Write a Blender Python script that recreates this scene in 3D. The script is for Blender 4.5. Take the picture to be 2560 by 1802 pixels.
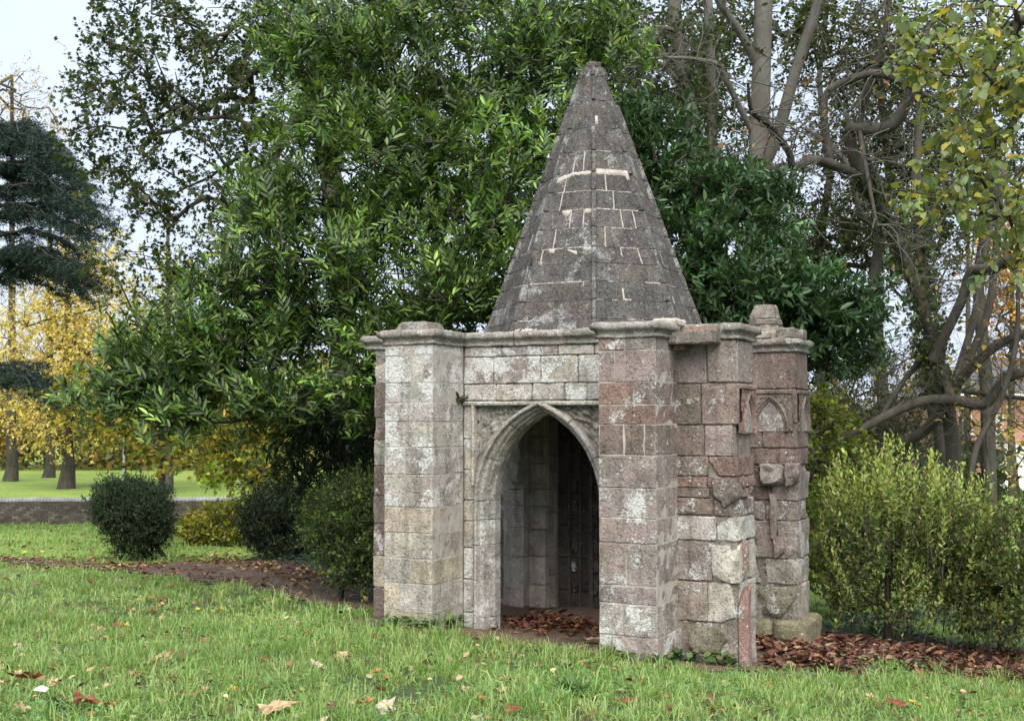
import bpy, math, random
import numpy as np
from mathutils import Vector, Matrix, noise

for _o in list(bpy.data.objects):
    bpy.data.objects.remove(_o)
SC = bpy.context.scene
COL = SC.collection
R = math.radians
rng = np.random.default_rng(11)
random.seed(11)

# ------------------------------------------------------------------ camera
FPX, CW, CH = 3000.0, 2560.0, 1802.0
PITCH = R(2.84)
CAMZ = 2.15
cam_d = bpy.data.cameras.new('camera')
cam_d.sensor_width = 36.0
cam_d.lens = 36.0 * FPX / CW
cam_d.clip_start = 0.1
cam_d.clip_end = 3000
cam = bpy.data.objects.new('camera', cam_d)
cam.location = (0, 0, CAMZ)
cam.rotation_euler = (math.pi / 2 + PITCH, 0, 0)
COL.objects.link(cam)
SC.camera = cam

# ------------------------------------------------------------------ sky, sun, exposure
W = bpy.data.worlds.new('World')
SC.world = W
W.use_nodes = True
nt = W.node_tree
nt.nodes.clear()
wo = nt.nodes.new('ShaderNodeOutputWorld')
bg = nt.nodes.new('ShaderNodeBackground')
sky = nt.nodes.new('ShaderNodeTexSky')
sky.sky_type = 'NISHITA'
sky.sun_disc = False
SUN_EL, SUN_AZ = 50.0, 176.0          # azimuth clockwise from +Y: veiled sun behind the camera
sky.sun_elevation = R(SUN_EL)
sky.sun_rotation = R(SUN_AZ)
sky.altitude = 60
sky.air_density = 1.0
sky.dust_density = 6.0
sky.ozone_density = 1.0
# thin even overcast: cloud veil over the blue
veil = nt.nodes.new('ShaderNodeMix'); veil.data_type = 'RGBA'
veil.inputs[7].default_value = (4.6, 5.2, 6.25, 1)
cn = nt.nodes.new('ShaderNodeTexNoise'); cn.inputs['Scale'].default_value = 2.2; cn.inputs['Detail'].default_value = 4
cr = nt.nodes.new('ShaderNodeMapRange')
cr.inputs[1].default_value = .3; cr.inputs[2].default_value = .7; cr.inputs[3].default_value = .78; cr.inputs[4].default_value = .97
nt.links.new(cn.outputs['Fac'], cr.inputs[0])
nt.links.new(cr.outputs[0], veil.inputs[0])
nt.links.new(sky.outputs[0], veil.inputs[6])
nt.links.new(veil.outputs[2], bg.inputs[0])
bg.inputs[1].default_value = 0.05
nt.links.new(bg.outputs[0], wo.inputs[0])

sun_d = bpy.data.lights.new('sun', 'SUN')
sun_d.energy = 1.5
sun_d.angle = R(60)
sun_d.color = (1.0, .96, .9)
sun = bpy.data.objects.new('sun', sun_d)
_sd = Vector((math.sin(R(SUN_AZ)) * math.cos(R(SUN_EL)), math.cos(R(SUN_AZ)) * math.cos(R(SUN_EL)), math.sin(R(SUN_EL))))
sun.rotation_euler = _sd.to_track_quat('Z', 'Y').to_euler()
sun.location = (0, -5, 20)
COL.objects.link(sun)
SC.view_settings.view_transform = 'Standard'
SC.view_settings.look = 'None'
SC.view_settings.gamma = 1
SC.view_settings.exposure = 2.05
SC.view_settings.use_curve_mapping = False
SC.cycles.max_bounces = 6
SC.cycles.transparent_max_bounces = 4
SC.cycles.diffuse_bounces = 4
SC.cycles.use_adaptive_sampling = True

# ------------------------------------------------------------------ helpers
def at(px, py, Y):
    """world point on the sight line of a photo point, at real depth Y (m)"""
    x = (px - CW / 2) / FPX; y = (CH / 2 - py) / FPX
    c, s = math.cos(PITCH), math.sin(PITCH)
    dy = c - y * s; dz = s + y * c
    k = Y / dy
    return Vector((x * k, Y, CAMZ + dz * k))

def row_of(p):
    c, s = math.cos(PITCH), math.sin(PITCH)
    y, z = p[1], p[2] - CAMZ
    return CH / 2 - FPX * (z * c - y * s) / (y * c + z * s)

def zrow(py, Y):
    return at(CW / 2, py, Y).z

def ground_z(x, y):
    x = np.asarray(x, float); y = np.asarray(y, float)
    f = np.interp(y, [-40, 0, 11, 16, 24, 40, 100, 400], [1.2, .55, .0, -.22, -.62, -1.25, -1.55, -2.5])
    near = np.clip((40 - y) / 20, 0, 1)
    g = np.where(x > .4, -.10 * np.minimum(x - .4, 7), .035 * np.minimum(.4 - x, 2.0))
    b = .03 * np.sin(x * 1.3 + .4) * np.sin(y * .9) + .015 * np.sin(x * 3.1 + y * 2.3)
    return f + g * near + b

def gpt(px, py):
    """ground point seen at a photo point"""
    lo, hi = 3.0, 300.0
    for _ in range(50):
        m = (lo + hi) / 2
        p = at(px, py, m)
        if p.z > float(ground_z(p.x, p.y)): lo = m
        else: hi = m
    p = at(px, py, lo)
    return (p.x, p.y)

def tag(o, label=None, cat=None, group=None, kind=None):
    if label: o['label'] = label
    if cat: o['category'] = cat
    if group: o['group'] = group
    if kind: o['kind'] = kind
    return o

def empty(name, loc=(0, 0, 0), rz=0, parent=None):
    o = bpy.data.objects.new(name, None)
    o.location = loc
    o.rotation_euler = (0, 0, rz)
    o.empty_display_size = .2
    COL.objects.link(o)
    if parent: o.parent = parent
    return o

def obj(name, me, mat=None, parent=None, loc=None, smooth=True):
    if mat and not me.materials:
        me.materials.append(mat)
    o = bpy.data.objects.new(name, me)
    COL.objects.link(o)
    if parent: o.parent = parent
    if loc is not None: o.location = loc
    return o

def mesh(name, verts, faces, smooth=False):
    me = bpy.data.meshes.new(name)
    me.from_pydata([tuple(v) for v in verts], [], [tuple(f) for f in faces])
    if smooth:
        me.polygons.foreach_set('use_smooth', [True] * len(me.polygons))
    me.update()
    return me

def np_mesh(name, V, loops, totals, col=None, smooth=False):
    """V (n,3); loops flat vertex indices; totals corners per face; col (n,3) per vertex"""
    me = bpy.data.meshes.new(name)
    V = np.ascontiguousarray(V, np.float32)
    me.vertices.add(len(V)); me.vertices.foreach_set('co', V.ravel())
    loops = np.ascontiguousarray(loops, np.int32); totals = np.ascontiguousarray(totals, np.int32)
    me.loops.add(len(loops)); me.loops.foreach_set('vertex_index', loops)
    me.polygons.add(len(totals))
    starts = np.concatenate([[0], np.cumsum(totals)[:-1]]).astype(np.int32)
    me.polygons.foreach_set('loop_start', starts)
    if smooth:
        me.polygons.foreach_set('use_smooth', np.ones(len(totals), bool))
    me.update(calc_edges=True)
    if col is not None:
        a = me.attributes.new('Col', 'FLOAT_COLOR', 'POINT')
        c4 = np.ones((len(V), 4), np.float32); c4[:, :3] = col
        a.data.foreach_set('color', c4.ravel())
    return me

# ------------------------------------------------------------------ materials
class NT:
    def __init__(s, name):
        s.m = bpy.data.materials.new(name); s.m.use_nodes = True
        s.t = s.m.node_tree; s.t.nodes.clear()
        s.out = s.n('ShaderNodeOutputMaterial'); s.b = s.n('ShaderNodeBsdfPrincipled')
        s.l(s.b.outputs[0], s.out.inputs[0])
    def n(s, t, **k):
        x = s.t.nodes.new(t)
        for a, v in k.items(): setattr(x, a, v)
        return x
    def l(s, a, b): s.t.links.new(a, b)
    def noise(s, vec, scale, detail=4, rough=.55, out='Fac'):
        x = s.n('ShaderNodeTexNoise'); x.inputs['Scale'].default_value = scale
        x.inputs['Detail'].default_value = detail; x.inputs['Roughness'].default_value = rough
        if vec is not None: s.l(vec, x.inputs['Vector'])
        return x.outputs[out]
    def map(s, v, a, b, c, d):
        x = s.n('ShaderNodeMapRange')
        for i, q in enumerate((a, b, c, d)):
            if isinstance(q, (int, float)): x.inputs[i + 1].default_value = q
            else: s.l(q, x.inputs[i + 1])
        s.l(v, x.inputs[0]); return x.outputs[0]
    def mix(s, f, a, b, mode='MIX'):
        x = s.n('ShaderNodeMix'); x.data_type = 'RGBA'; x.blend_type = mode
        for i, q in ((0, f), (6, a), (7, b)):
            if isinstance(q, (int, float)): x.inputs[i].default_value = q
            elif isinstance(q, tuple): x.inputs[i].default_value = (*q, 1)
            else: s.l(q, x.inputs[i])
        return x.outputs[2]
    def math(s, op, a, b=0.0):
        x = s.n('ShaderNodeMath'); x.operation = op
        for i, q in ((0, a), (1, b)):
            if isinstance(q, (int, float)): x.inputs[i].default_value = q
            else: s.l(q, x.inputs[i])
        return x.outputs[0]
    def pos(s, scale=None):
        g = s.n('ShaderNodeNewGeometry').outputs['Position']
        if scale is None: return g
        x = s.n('ShaderNodeVectorMath'); x.operation = 'MULTIPLY'; x.inputs[1].default_value = scale
        s.l(g, x.inputs[0]); return x.outputs[0]
    def bump(s, h, strength, dist):
        x = s.n('ShaderNodeBump'); x.inputs['Strength'].default_value = strength; x.inputs['Distance'].default_value = dist
        s.l(h, x.inputs['Height']); s.l(x.outputs[0], s.b.inputs['Normal'])

def stone_material(name, lichen=(.62, .62, .59), grain=1.0):
    t = NT(name)
    oi = t.n('ShaderNodeObjectInfo')
    p = t.pos()
    c = oi.outputs['Color']
    c = t.mix(1.0, c, t.mix(t.map(t.noise(p, 4.5, 6, .62), .3, .7, 0, 1), (.62, .60, .58), (1.28, 1.26, 1.22)), 'MULTIPLY')
    c = t.mix(1.0, c, t.mix(t.map(t.noise(p, 70, 3, .6), .3, .7, 0, 1), (.74, .74, .74), (1.24, 1.24, 1.24)), 'MULTIPLY')
    # sandstone bedding: faint rusty layers, different on every stone
    off = t.n('ShaderNodeVectorMath'); off.operation = 'ADD'
    t.l(t.pos((1.5, 1.5, 14)), off.inputs[0]); t.l(oi.outputs['Random'], off.inputs[1])
    c = t.mix(t.map(t.noise(off.outputs[0], 2.2, 3), .5, .72, 0, .27), c, t.mix(1.0, c, (1.05, .78, .66), 'MULTIPLY'))
    # rain streaks
    st = t.map(t.noise(t.pos((11, 11, .9)), 1.0, 4, .6), .50, .72, 0, .72)
    c = t.mix(st, c, t.mix(1.0, c, (.42, .40, .38), 'MULTIPLY'))
    # grey-green soiling blotches
    c = t.mix(t.map(t.noise(p, 2.3, 5, .6), .55, .72, 0, .32), c, (.19, .19, .14))
    # fine dark pitting and pale flecks
    fl = t.noise(p, 120, 2, .5)
    c = t.mix(t.map(fl, .60, .70, 0, .45), c, t.mix(1.0, c, (.45, .44, .42), 'MULTIPLY'))
    c = t.mix(t.map(t.noise(p, 95, 2, .6), .60, .68, 0, .4), c, (.46, .45, .42))
    c = t.mix(t.map(t.noise(p, 1.25, 5, .65), .5, .68, 0, .35), c, t.mix(1.0, c, (.55, .55, .52), 'MULTIPLY'))
    # crusty pale lichen: broad patches broken up by fine speckle
    al = oi.outputs['Alpha']
    th = t.map(al, 0, 1, .76, .43)
    big = t.math('SUBTRACT', t.noise(p, 3.6, 7, .7), th)
    fine = t.noise(p, 46, 4, .75)
    lm = t.map(t.math('ADD', big, t.math('MULTIPLY', t.math('SUBTRACT', fine, .5), .55)), .0, .07, 0, .85)
    lc = t.mix(t.noise(p, 30, 3), (lichen[0] * .72, lichen[1] * .72, lichen[2] * .7), (lichen[0] * 1.18, lichen[1] * 1.18, lichen[2] * 1.2))
    c = t.mix(lm, c, lc)
    # round lichen spots
    vo = t.n('ShaderNodeTexVoronoi'); vo.inputs['Scale'].default_value = 26; t.l(p, vo.inputs['Vector'])
    sx = t.n('ShaderNodeSeparateColor'); t.l(vo.outputs['Color'], sx.inputs[0])
    rad = t.map(sx.outputs[0], t.map(al, 0, 1, .95, .5), 1.0, 0.0, .36)
    dots = t.math('LESS_THAN', vo.outputs['Distance'], rad)
    c = t.mix(t.math('MULTIPLY', dots, t.map(t.noise(p, 5, 3), .42, .62, 0, .8)), c, lc)
    t.l(c, t.b.inputs['Base Color'])
    t.b.inputs['Roughness'].default_value = .92
    t.b.inputs['Specular IOR Level'].default_value = .2
    h = t.math('ADD', t.math('MULTIPLY', t.noise(p, 16, 6, .65), 1.0), t.math('MULTIPLY', fine, .45))
    h = t.math('ADD', h, t.math('MULTIPLY', lm, .12))
    h = t.math('SUBTRACT', h, t.math('MULTIPLY', t.map(t.noise(p, 33, 3, .6), .56, .7, 0, 1), .5))
    t.bump(h, 1.0 * grain, .026)
    return t.m

def plain(name, c1, c2, scale=5, rough=.9, bump=.4, dist=.01, stretch=None, detail=5):
    t = NT(name)
    p = t.pos(stretch)
    n = t.noise(p, scale, detail, .6)
    c = t.mix(t.map(n, .3, .7, 0, 1), c1, c2)
    c = t.mix(1.0, c, t.mix(t.noise(p, scale * 9, 3), (.7, .7, .7), (1.3, 1.3, 1.3)), 'MULTIPLY')
    t.l(c, t.b.inputs['Base Color'])
    t.b.inputs['Roughness'].default_value = rough
    t.b.inputs['Specular IOR Level'].default_value = .25
    if bump: t.bump(t.math('ADD', n, t.math('MULTIPLY', t.noise(p, scale * 6, 4), .5)), bump, dist)
    return t.m

def leaf_material(name, rough=.5, trans=.3, spec=.35):
    t = NT(name)
    a = t.n('ShaderNodeAttribute'); a.attribute_name = 'Col'
    c = a.outputs['Color']
    t.l(c, t.b.inputs['Base Color'])
    t.b.inputs['Roughness'].default_value = rough
    t.b.inputs['Specular IOR Level'].default_value = spec
    tr = t.n('ShaderNodeBsdfTranslucent')
    t.l(t.mix(1.0, c, (1.5, 1.5, .7), 'MULTIPLY'), tr.inputs[0])
    mx = t.n('ShaderNodeMixShader'); mx.inputs[0].default_value = trans
    t.l(t.b.outputs[0], mx.inputs[1]); t.l(tr.outputs[0], mx.inputs[2]); t.l(mx.outputs[0], t.out.inputs[0])
    return t.m

M_STONE = stone_material('weathered_sandstone')
M_SPIRE = stone_material('spire_stone', lichen=(.32, .315, .295), grain=1.1)
M_MORTAR = plain('lime_mortar', (.27, .245, .215), (.42, .39, .34), 9, .95, .6, .008)
M_MORTAR_D = plain('old_dark_mortar', (.10, .09, .08), (.2, .18, .16), 9, .95, .6, .008)
M_REPAIR = plain('pale_repair_mortar', (.24, .215, .185), (.47, .43, .37), 13, .9, .35, .006)
M_INSIDE = plain('shade_toned_inner_stone', (.05, .043, .036), (.10, .088, .075), 5, .95, .7, .015)  # soffit stone, base colour darkened to stand for the shelter's inner shade
M_BARK = plain('grey_brown_bark', (.038, .034, .027), (.088, .08, .064), 6, .95, .8, .02, (1, 1, .25))
M_BARK_P = plain('smooth_grey_bark', (.07, .065, .052), (.145, .136, .114), 3.5, .9, .5, .012, (1, 1, .4))
M_BARK_D = plain('dark_twig_bark', (.035, .03, .025), (.09, .075, .06), 6, .95, .6, .01)
M_TWIG = plain('pale_bare_twig_bark', (.06, .056, .044), (.13, .122, .098), 8, .9, .4, .004)
M_LAUREL = leaf_material('laurel_leaf', .38, .24, .34)
M_LEAF = leaf_material('soft_leaf', .55, .35, .25)
M_NEEDLE = leaf_material('conifer_needle', .6, .12, .25)
M_GRASS = leaf_material('grass_blade', .55, .35, .25)
M_DRY = leaf_material('dry_leaf', .75, .12, .2)
# ------------------------------------------------------------------ ground
def sheet(name, xs, ys, dz, mat, keep=None, kind='structure'):
    X, Y = np.meshgrid(xs, ys)
    Z = ground_z(X, Y) + dz
    V = np.stack([X.ravel(), Y.ravel(), Z.ravel()], 1)
    nx, ny = len(xs), len(ys)
    i, j = np.meshgrid(np.arange(nx - 1), np.arange(ny - 1))
    a = (j * nx + i).ravel()
    F = np.stack([a, a + 1, a + nx + 1, a + nx], 1)
    if keep is not None:
        c = V[F].mean(1)
        F = F[keep(c[:, 0], c[:, 1])]
    me = np_mesh(name, V, F.ravel(), np.full(len(F), 4), smooth=True)
    o = obj(name, me, mat)
    o['kind'] = kind
    return o

def inpoly(poly, x, y):
    x = np.asarray(x); y = np.asarray(y)
    r = np.zeros(x.shape, bool)
    n = len(poly)
    for i in range(n):
        x0, y0 = poly[i]; x1, y1 = poly[(i + 1) % n]
        c = ((y0 > y) != (y1 > y)) & (x < (x1 - x0) * (y - y0) / (y1 - y0 + 1e-12) + x0)
        r ^= c
    return r

def wob(x, y, s=1.0):
    return .10 * np.sin(x * 5.1 * s + y * 3.3) + .07 * np.sin(x * 11 - y * 9 * s) + .05 * np.sin(y * 17 + x * 4)

# bare earth: the trodden path that runs behind the shelter, through it and out on the right
PATH = [gpt(-260, 1398), gpt(0, 1404), gpt(250, 1424), gpt(420, 1440), gpt(600, 1470), gpt(760, 1508), gpt(960, 1540), (-2.0, 12.9), (-.5, 11.95), (.9, 11.5),
        (2.3, 11.1), (3.2, 11.45), gpt(2300, 1672), gpt(2560, 1706), (9.5, 12.2), (9.5, 15.6), (5.2, 15.6), (2.6, 16.2), (0, 16.8), (-1.5, 18),
        gpt(820, 1410), gpt(640, 1398), gpt(450, 1404), gpt(300, 1412), gpt(130, 1402), gpt(0, 1390), gpt(-260, 1384)]
def on_path(x, y, grow=0.0):
    w = wob(x, y)
    return inpoly(PATH, x + w * .6, y + w * .6)

M_SOIL = plain('lawn_soil', (.035, .045, .015), (.075, .095, .03), 1.5, .95, .5, .03)
M_DIRT = plain('trodden_earth', (.06, .038, .026), (.13, .088, .062), 1.8, .95, .7, .03)
_xs = np.concatenate([np.linspace(-400, -32, 14), np.linspace(-30, 30, 121), np.linspace(32, 400, 14)])
_ys = np.concatenate([np.linspace(-30, 5, 12), np.linspace(5.5, 30, 99), np.linspace(31, 120, 60), np.linspace(130, 900, 20)])
t = NT('lawn')
p = t.pos()
c = t.mix(t.map(t.noise(p, .35, 4), .35, .65, 0, 1), (.19, .29, .04), (.29, .38, .065))
c = t.mix(t.map(t.noise(p, 5, 5, .7), .35, .7, 0, 1), c, t.mix(1.0, c, (.5, .52, .5), 'MULTIPLY'))
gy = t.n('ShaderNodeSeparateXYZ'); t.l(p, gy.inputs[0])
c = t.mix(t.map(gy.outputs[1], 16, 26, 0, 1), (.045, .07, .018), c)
t.l(c, t.b.inputs['Base Color']); t.b.inputs['Roughness'].default_value = .95
t.bump(t.noise(p, 14, 6, .7), .8, .06)
lawn = sheet('lawn_ground', _xs, _ys, 0, t.m)
_px = np.arange(-14, 10, .11); _py = np.arange(10.8, 27, .11)
path = sheet('earth_path', _px, _py, .012, M_DIRT, on_path)

# ------------------------------------------------------------------ the stone shelter
TH = R(26.4)
CX, CY = 1.343, 11.19                       # front right buttress corner
UC, VC = -1.49, 2.10                        # centre of the plan, measured from that corner
_u = Vector((math.cos(TH), -math.sin(TH), 0)); _v = Vector((math.sin(TH), math.cos(TH), 0))
CEN = Vector((CX, CY, 0)) + _u * UC + _v * VC
shelter = empty('stone_shelter', CEN, -TH)
tag(shelter, 'small medieval shelter of grey and red sandstone with pointed arches and tall octagonal spire', 'stone shelter')
def depth(du, dv): return CEN.y + _u.y * du + _v.y * dv
def ZR(py, du, dv): return zrow(py, depth(du, dv))

def quarter(k):
    if k == 0: return lambda x, y: (x, y)
    if k == 1: return lambda x, y: (-y, x)
    if k == 2: return lambda x, y: (-x, -y)
    return lambda x, y: (y, -x)

_seed = [0]
def rock(name, C, mat, parent, color, lich=.5, bev=.012, rough=.004, cell=.10, erode=0.0, chip=.0, cuts=0, cutdir=None):
    """a dressed stone from 8 corners C[(i,j,k)] -> Vector: softened arrises, uneven faces, optional erosion"""
    _seed[0] += 1
    so = Vector((random.uniform(-50, 50), random.uniform(-50, 50), random.uniform(-50, 50)))
    L = [((C[1, 0, 0] - C[0, 0, 0]).length + (C[1, 1, 1] - C[0, 1, 1]).length) / 2,
         ((C[0, 1, 0] - C[0, 0, 0]).length + (C[1, 1, 1] - C[1, 0, 1]).length) / 2,
         ((C[0, 0, 1] - C[0, 0, 0]).length + (C[1, 1, 1] - C[1, 1, 0]).length) / 2]
    ax = []
    for l in L:
        b = min(bev / max(l, 1e-4), .3)
        n = max(1, min(9, int(round(l / cell))))
        ax.append(([0.0, b] + [b + (1 - 2 * b) * i / n for i in range(1, n)] + [1 - b, 1.0], b))
    A, B, D = ax[0][0], ax[1][0], ax[2][0]
    na, nb, nd = len(A), len(B), len(D)
    cen = sum(C.values(), Vector()) / 8
    idx = {}; V = []
    planes = []
    for _ in range(cuts):
        n_ = Vector((random.gauss(0, 1), random.gauss(0, 1), random.gauss(0, .8)))
        if cutdir is not None: n_ += Vector(cutdir) * 1.6
        n_.normalize()
        ext = max((c_ - cen).dot(n_) for c_ in C.values())
        planes.append((n_, ext * (random.uniform(.45, .8) if cuts > 4 else random.uniform(.68, .9))))
    for i in range(na):
        for j in range(nb):
            for k in range(nd):
                e = (i in (0, na - 1)) + (j in (0, nb - 1)) + (k in (0, nd - 1))
                if not e: continue
                f = [A[i], B[j], D[k]]
                if e >= 2:
                    q = .42 if e == 2 else .58
                    if chip and random.random() < chip: q += random.uniform(.5, 2.2)
                    for a_, (n_, m_) in enumerate(((i, na), (j, nb), (k, nd))):
                        bb = ax[a_][1] * q
                        if n_ == 0: f[a_] += bb
                        elif n_ == m_ - 1: f[a_] -= bb
                x, y, z = f
                P = (C[0, 0, 0] * ((1 - x) * (1 - y) * (1 - z)) + C[1, 0, 0] * (x * (1 - y) * (1 - z)) + C[0, 1, 0] * ((1 - x) * y * (1 - z)) + C[1, 1, 0] * (x * y * (1 - z))
                     + C[0, 0, 1] * ((1 - x) * (1 - y) * z) + C[1, 0, 1] * (x * (1 - y) * z) + C[0, 1, 1] * ((1 - x) * y * z) + C[1, 1, 1] * (x * y * z))
                for n_, d_ in planes:
                    q_ = (P - cen).dot(n_) - d_
                    if q_ > 0: P = P - n_ * q_
                d = noise.noise_vector(P * 9 + so) * rough + noise.noise_vector(P * 31 + so) * rough * .35
                if erode:
                    w = noise.noise(P * 5 + so) * .6 + noise.noise(P * 13 + so) * .4
                    to = (cen - P); to.z *= .35
                    if to.length > 1e-5: d += to.normalized() * max(-.25, w + .15) * erode
                idx[i, j, k] = len(V); V.append(P + d - cen)
    F = []
    for j in range(nb - 1):
        for k in range(nd - 1):
            F.append((idx[0, j, k], idx[0, j, k + 1], idx[0, j + 1, k + 1], idx[0, j + 1, k]))
            n = na - 1
            F.append((idx[n, j, k], idx[n, j + 1, k], idx[n, j + 1, k + 1], idx[n, j, k + 1]))
    for i in range(na - 1):
        for k in range(nd - 1):
            F.append((idx[i, 0, k], idx[i + 1, 0, k], idx[i + 1, 0, k + 1], idx[i, 0, k + 1]))
            n = nb - 1
            F.append((idx[i, n, k], idx[i, n, k + 1], idx[i + 1, n, k + 1], idx[i + 1, n, k]))
    for i in range(na - 1):
        for j in range(nb - 1):
            F.append((idx[i, j, 0], idx[i, j + 1, 0], idx[i + 1, j + 1, 0], idx[i + 1, j, 0]))
            n = nd - 1
            F.append((idx[i, j, n], idx[i + 1, j, n], idx[i + 1, j + 1, n], idx[i, j + 1, n]))
    # keep outward winding whatever handedness the corners have
    det = (C[1, 0, 0] - C[0, 0, 0]).cross(C[0, 1, 0] - C[0, 0, 0]).dot(C[0, 0, 1] - C[0, 0, 0])
    if det < 0: F = [f[::-1] for f in F]
    me = mesh(name, V, F, True)
    me.set_sharp_from_angle(angle=R(16 if not erode else (24 if cuts else 34)))
    o = obj(name, me, mat, parent, cen)
    o.color = (*color, lich)
    return o

def box8(x0, x1, y0, y1, z0, z1, q, jit=0.0):
    C = {}
    for i, x in enumerate((x0, x1)):
        for j, y in enumerate((y0, y1)):
            for k, z in enumerate((z0, z1)):
                a, b = q(x, y)
                C[i, j, k] = Vector((a, b, z)) + Vector((random.uniform(-jit, jit), random.uniform(-jit, jit), 0))
    return C

def solid(name, x0, x1, y0, y1, z0, z1, q, mat, parent):
    C = box8(x0, x1, y0, y1, z0, z1, q)
    V = [C[i, j, k] for i in (0, 1) for j in (0, 1) for k in (0, 1)]
    F = [(0, 1, 3, 2), (4, 6, 7, 5), (0, 4, 5, 1), (2, 3, 7, 6), (0, 2, 6, 4), (1, 5, 7, 3)]
    a, b = q(1, 0); c, d = q(0, 1)
    return obj(name, mesh(name, V, F), mat, parent)

def vary(c, s=.075, tint=.03):
    k = 1 + random.uniform(-s, s)
    return tuple(max(.01, x * k * (1 + random.uniform(-tint, tint))) for x in c)

CREAM, GREY, PALE = (.47, .42, .33), (.385, .36, .32), (.47, .44, .385)
MAUVE, RED, BROWN = (.285, .242, .225), (.228, .158, .133), (.208, .164, .142)
GREEN = (.30, .295, .205)
JG = .0022                                   # half a joint

def pier(k, side, courses, pick, splits, gap_dark=False, rough=.005, erode=None, label=None):
    """one buttress: mortar heart with its stones; side +1/-1 in quarter k"""
    q = quarter(k)
    x0, x1 = (.91, 1.49) if side > 0 else (-1.49, -.91)
    y0, y1 = -2.10, -1.455
    part = solid('pier', x0 + .004, x1 - .004, y0 + .003, y1, courses[0], courses[-1], q, M_MORTAR_D if gap_dark else M_MORTAR, shelter)
    if label: part['label'] = label
    for n in range(len(courses) - 1):
        a, b = courses[n], courses[n + 1]
        zt = (a + b) / 2
        sp = splits(n) if splits else []
        ed = [0] + sp + [1]
        for m in range(len(ed) - 1):
            xa = x0 + (x1 - x0) * ed[m]; xb = x0 + (x1 - x0) * ed[m + 1]
            col, li = pick(zt, (xa + xb) / 2 - (x0 + x1) / 2)
            er = erode(zt, m, len(ed) - 1) if erode else 0
            j = random.uniform(-.005, -.001)
            rock('stone_block', box8(xa + JG, xb - JG, y0 + j, y1 - .002, a + JG * random.uniform(.6, 1.5), b - JG * random.uniform(.6, 1.5), q, .004), M_STONE, part,
                 col, li, bev=random.uniform(.005, .010), rough=rough * .75 + er * .1, erode=er, chip=.18, cell=.085 if not er else .06)
    return part

def splitter(seq):
    def f(n):
        s = seq[n % len(seq)]
        return [min(.9, max(.1, x + random.uniform(-.03, .03))) for x in s]
    return f

TOPZ = 2.93
def rows(pys, du, dv, base):
    z = [base] + sorted(ZR(p, du, dv) for p in pys) + [TOPZ]
    return z

# left front buttress: cream and lichen-white
def pick_left(z, x):
    if z > 1.75: return vary(random.choice([GREY, PALE, GREY, (.35, .325, .295)]), .05), random.uniform(.85, 1.0)
    if z > 1.3: return vary(random.choice([GREY, (.345, .31, .285), GREY]), .05), random.uniform(.75, .9)
    if z > .25: return vary(random.choice([CREAM, CREAM, PALE, GREY]), .05), random.uniform(.4, .55)
    return vary(random.choice([(.40, .385, .30), (.34, .345, .25)]), .05), random.uniform(.35, .45)
pier(0, -1, rows([889, 957, 1007, 1054, 1118, 1186, 1268, 1332, 1396, 1458, 1525], -1.2, -2.1, -.35), pick_left,
     splitter([[.5], [.36], [.52], [.6], [], [.62], [.42], [.7], [.48], [.32], [.55, .8], [.4]]), rough=.006)
# front right buttress: mauve sandstone
def pick_mid(z, x):
    if z > 1.5: return vary(random.choice([MAUVE, RED, MAUVE, BROWN, (.27, .235, .22)])), random.uniform(.5, .62)
    if z > .3: return vary(random.choice([MAUVE, MAUVE, (.30, .265, .245), (.31, .26, .24)])), random.uniform(.6, .72)
    return vary(random.choice([GREY, (.33, .295, .27)])), random.uniform(.7, .85)
pier(0, 1, rows([876, 955, 1012, 1060, 1138, 1220, 1295, 1358, 1464, 1510, 1590], 1.2, -2.1, -.4), pick_mid,
     splitter([[], [.42], [], [.48], [], [.47], [], [.42, .8], [], [.6], [.32], [.5]]), rough=.007)
# right hand face, front buttress: red brown, broken at its outer edge
def pick_r1(z, x):
    if z > 1.9: return vary(random.choice([BROWN, MAUVE, (.22, .18, .155)])), random.uniform(.4, .5)
    if z > 1.2: return vary(random.choice([BROWN, RED, BROWN, MAUVE])), random.uniform(.45, .6)
    return vary(random.choice([GREY, (.28, .24, .215), PALE, MAUVE])), random.uniform(.6, .75)
# stones of the side buttresses split across their outward depth so that the front flank shows joints too
def side_pier(k, side, courses, pick, splits, skip=(), erode=None, rough=.006):
    q = quarter(k)
    x0, x1 = (.91, 1.49) if side > 0 else (-1.49, -.91)
    y0, y1 = (-2.02 if k == 3 else -2.10), -1.455
    part = solid('pier', x0 + (.028 if k == 1 else .012), x1 - (.028 if k == 1 else .012), y0 + (.035 if k == 1 else .02), y1, courses[0], courses[-1], q, M_STONE, shelter)
    part.color = (.26, .23, .205, .55)
    for n in range(len(courses) - 1):
        a, b = courses[n], courses[n + 1]
        zt = (a + b) / 2
        ed = [0] + splits(n) + [1]
        for m in range(len(ed) - 1):
            ya = y1 + (y0 - y1) * ed[m]; yb = y1 + (y0 - y1) * ed[m + 1]
            outer = m == len(ed) - 2
            if n in skip and outer:
                yb += .06
                xa, xb = x0, x1
            col, li = pick(zt, m)
            er = erode(zt, m, len(ed) - 1) if erode else 0
            rock('stone_block', box8(x0, x1, yb + JG, ya - JG if m else ya, a + JG * random.uniform(.6, 1.8), b - JG * random.uniform(.6, 1.8), q, .005), M_STONE, part,
                 col, li, bev=random.uniform(.007, .016), rough=rough + er * .1, erode=er * .6, chip=.2, cell=.085 if not er else .04, cuts=random.choice([1, 1, 2]) if er > .03 else 0, cutdir=(*q(-.5 if side > 0 else -.6, -.8), 0) if k == 1 else (*q(.6, -.7), 0))
    return part
def er_r1(z, m, n):
    if z < -.02: return .05
    if m == n - 1 and z < 1.75: return random.choice([.035, .06, .085])
    return random.choice([0, 0, .015]) if z < 1.4 else 0
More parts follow.
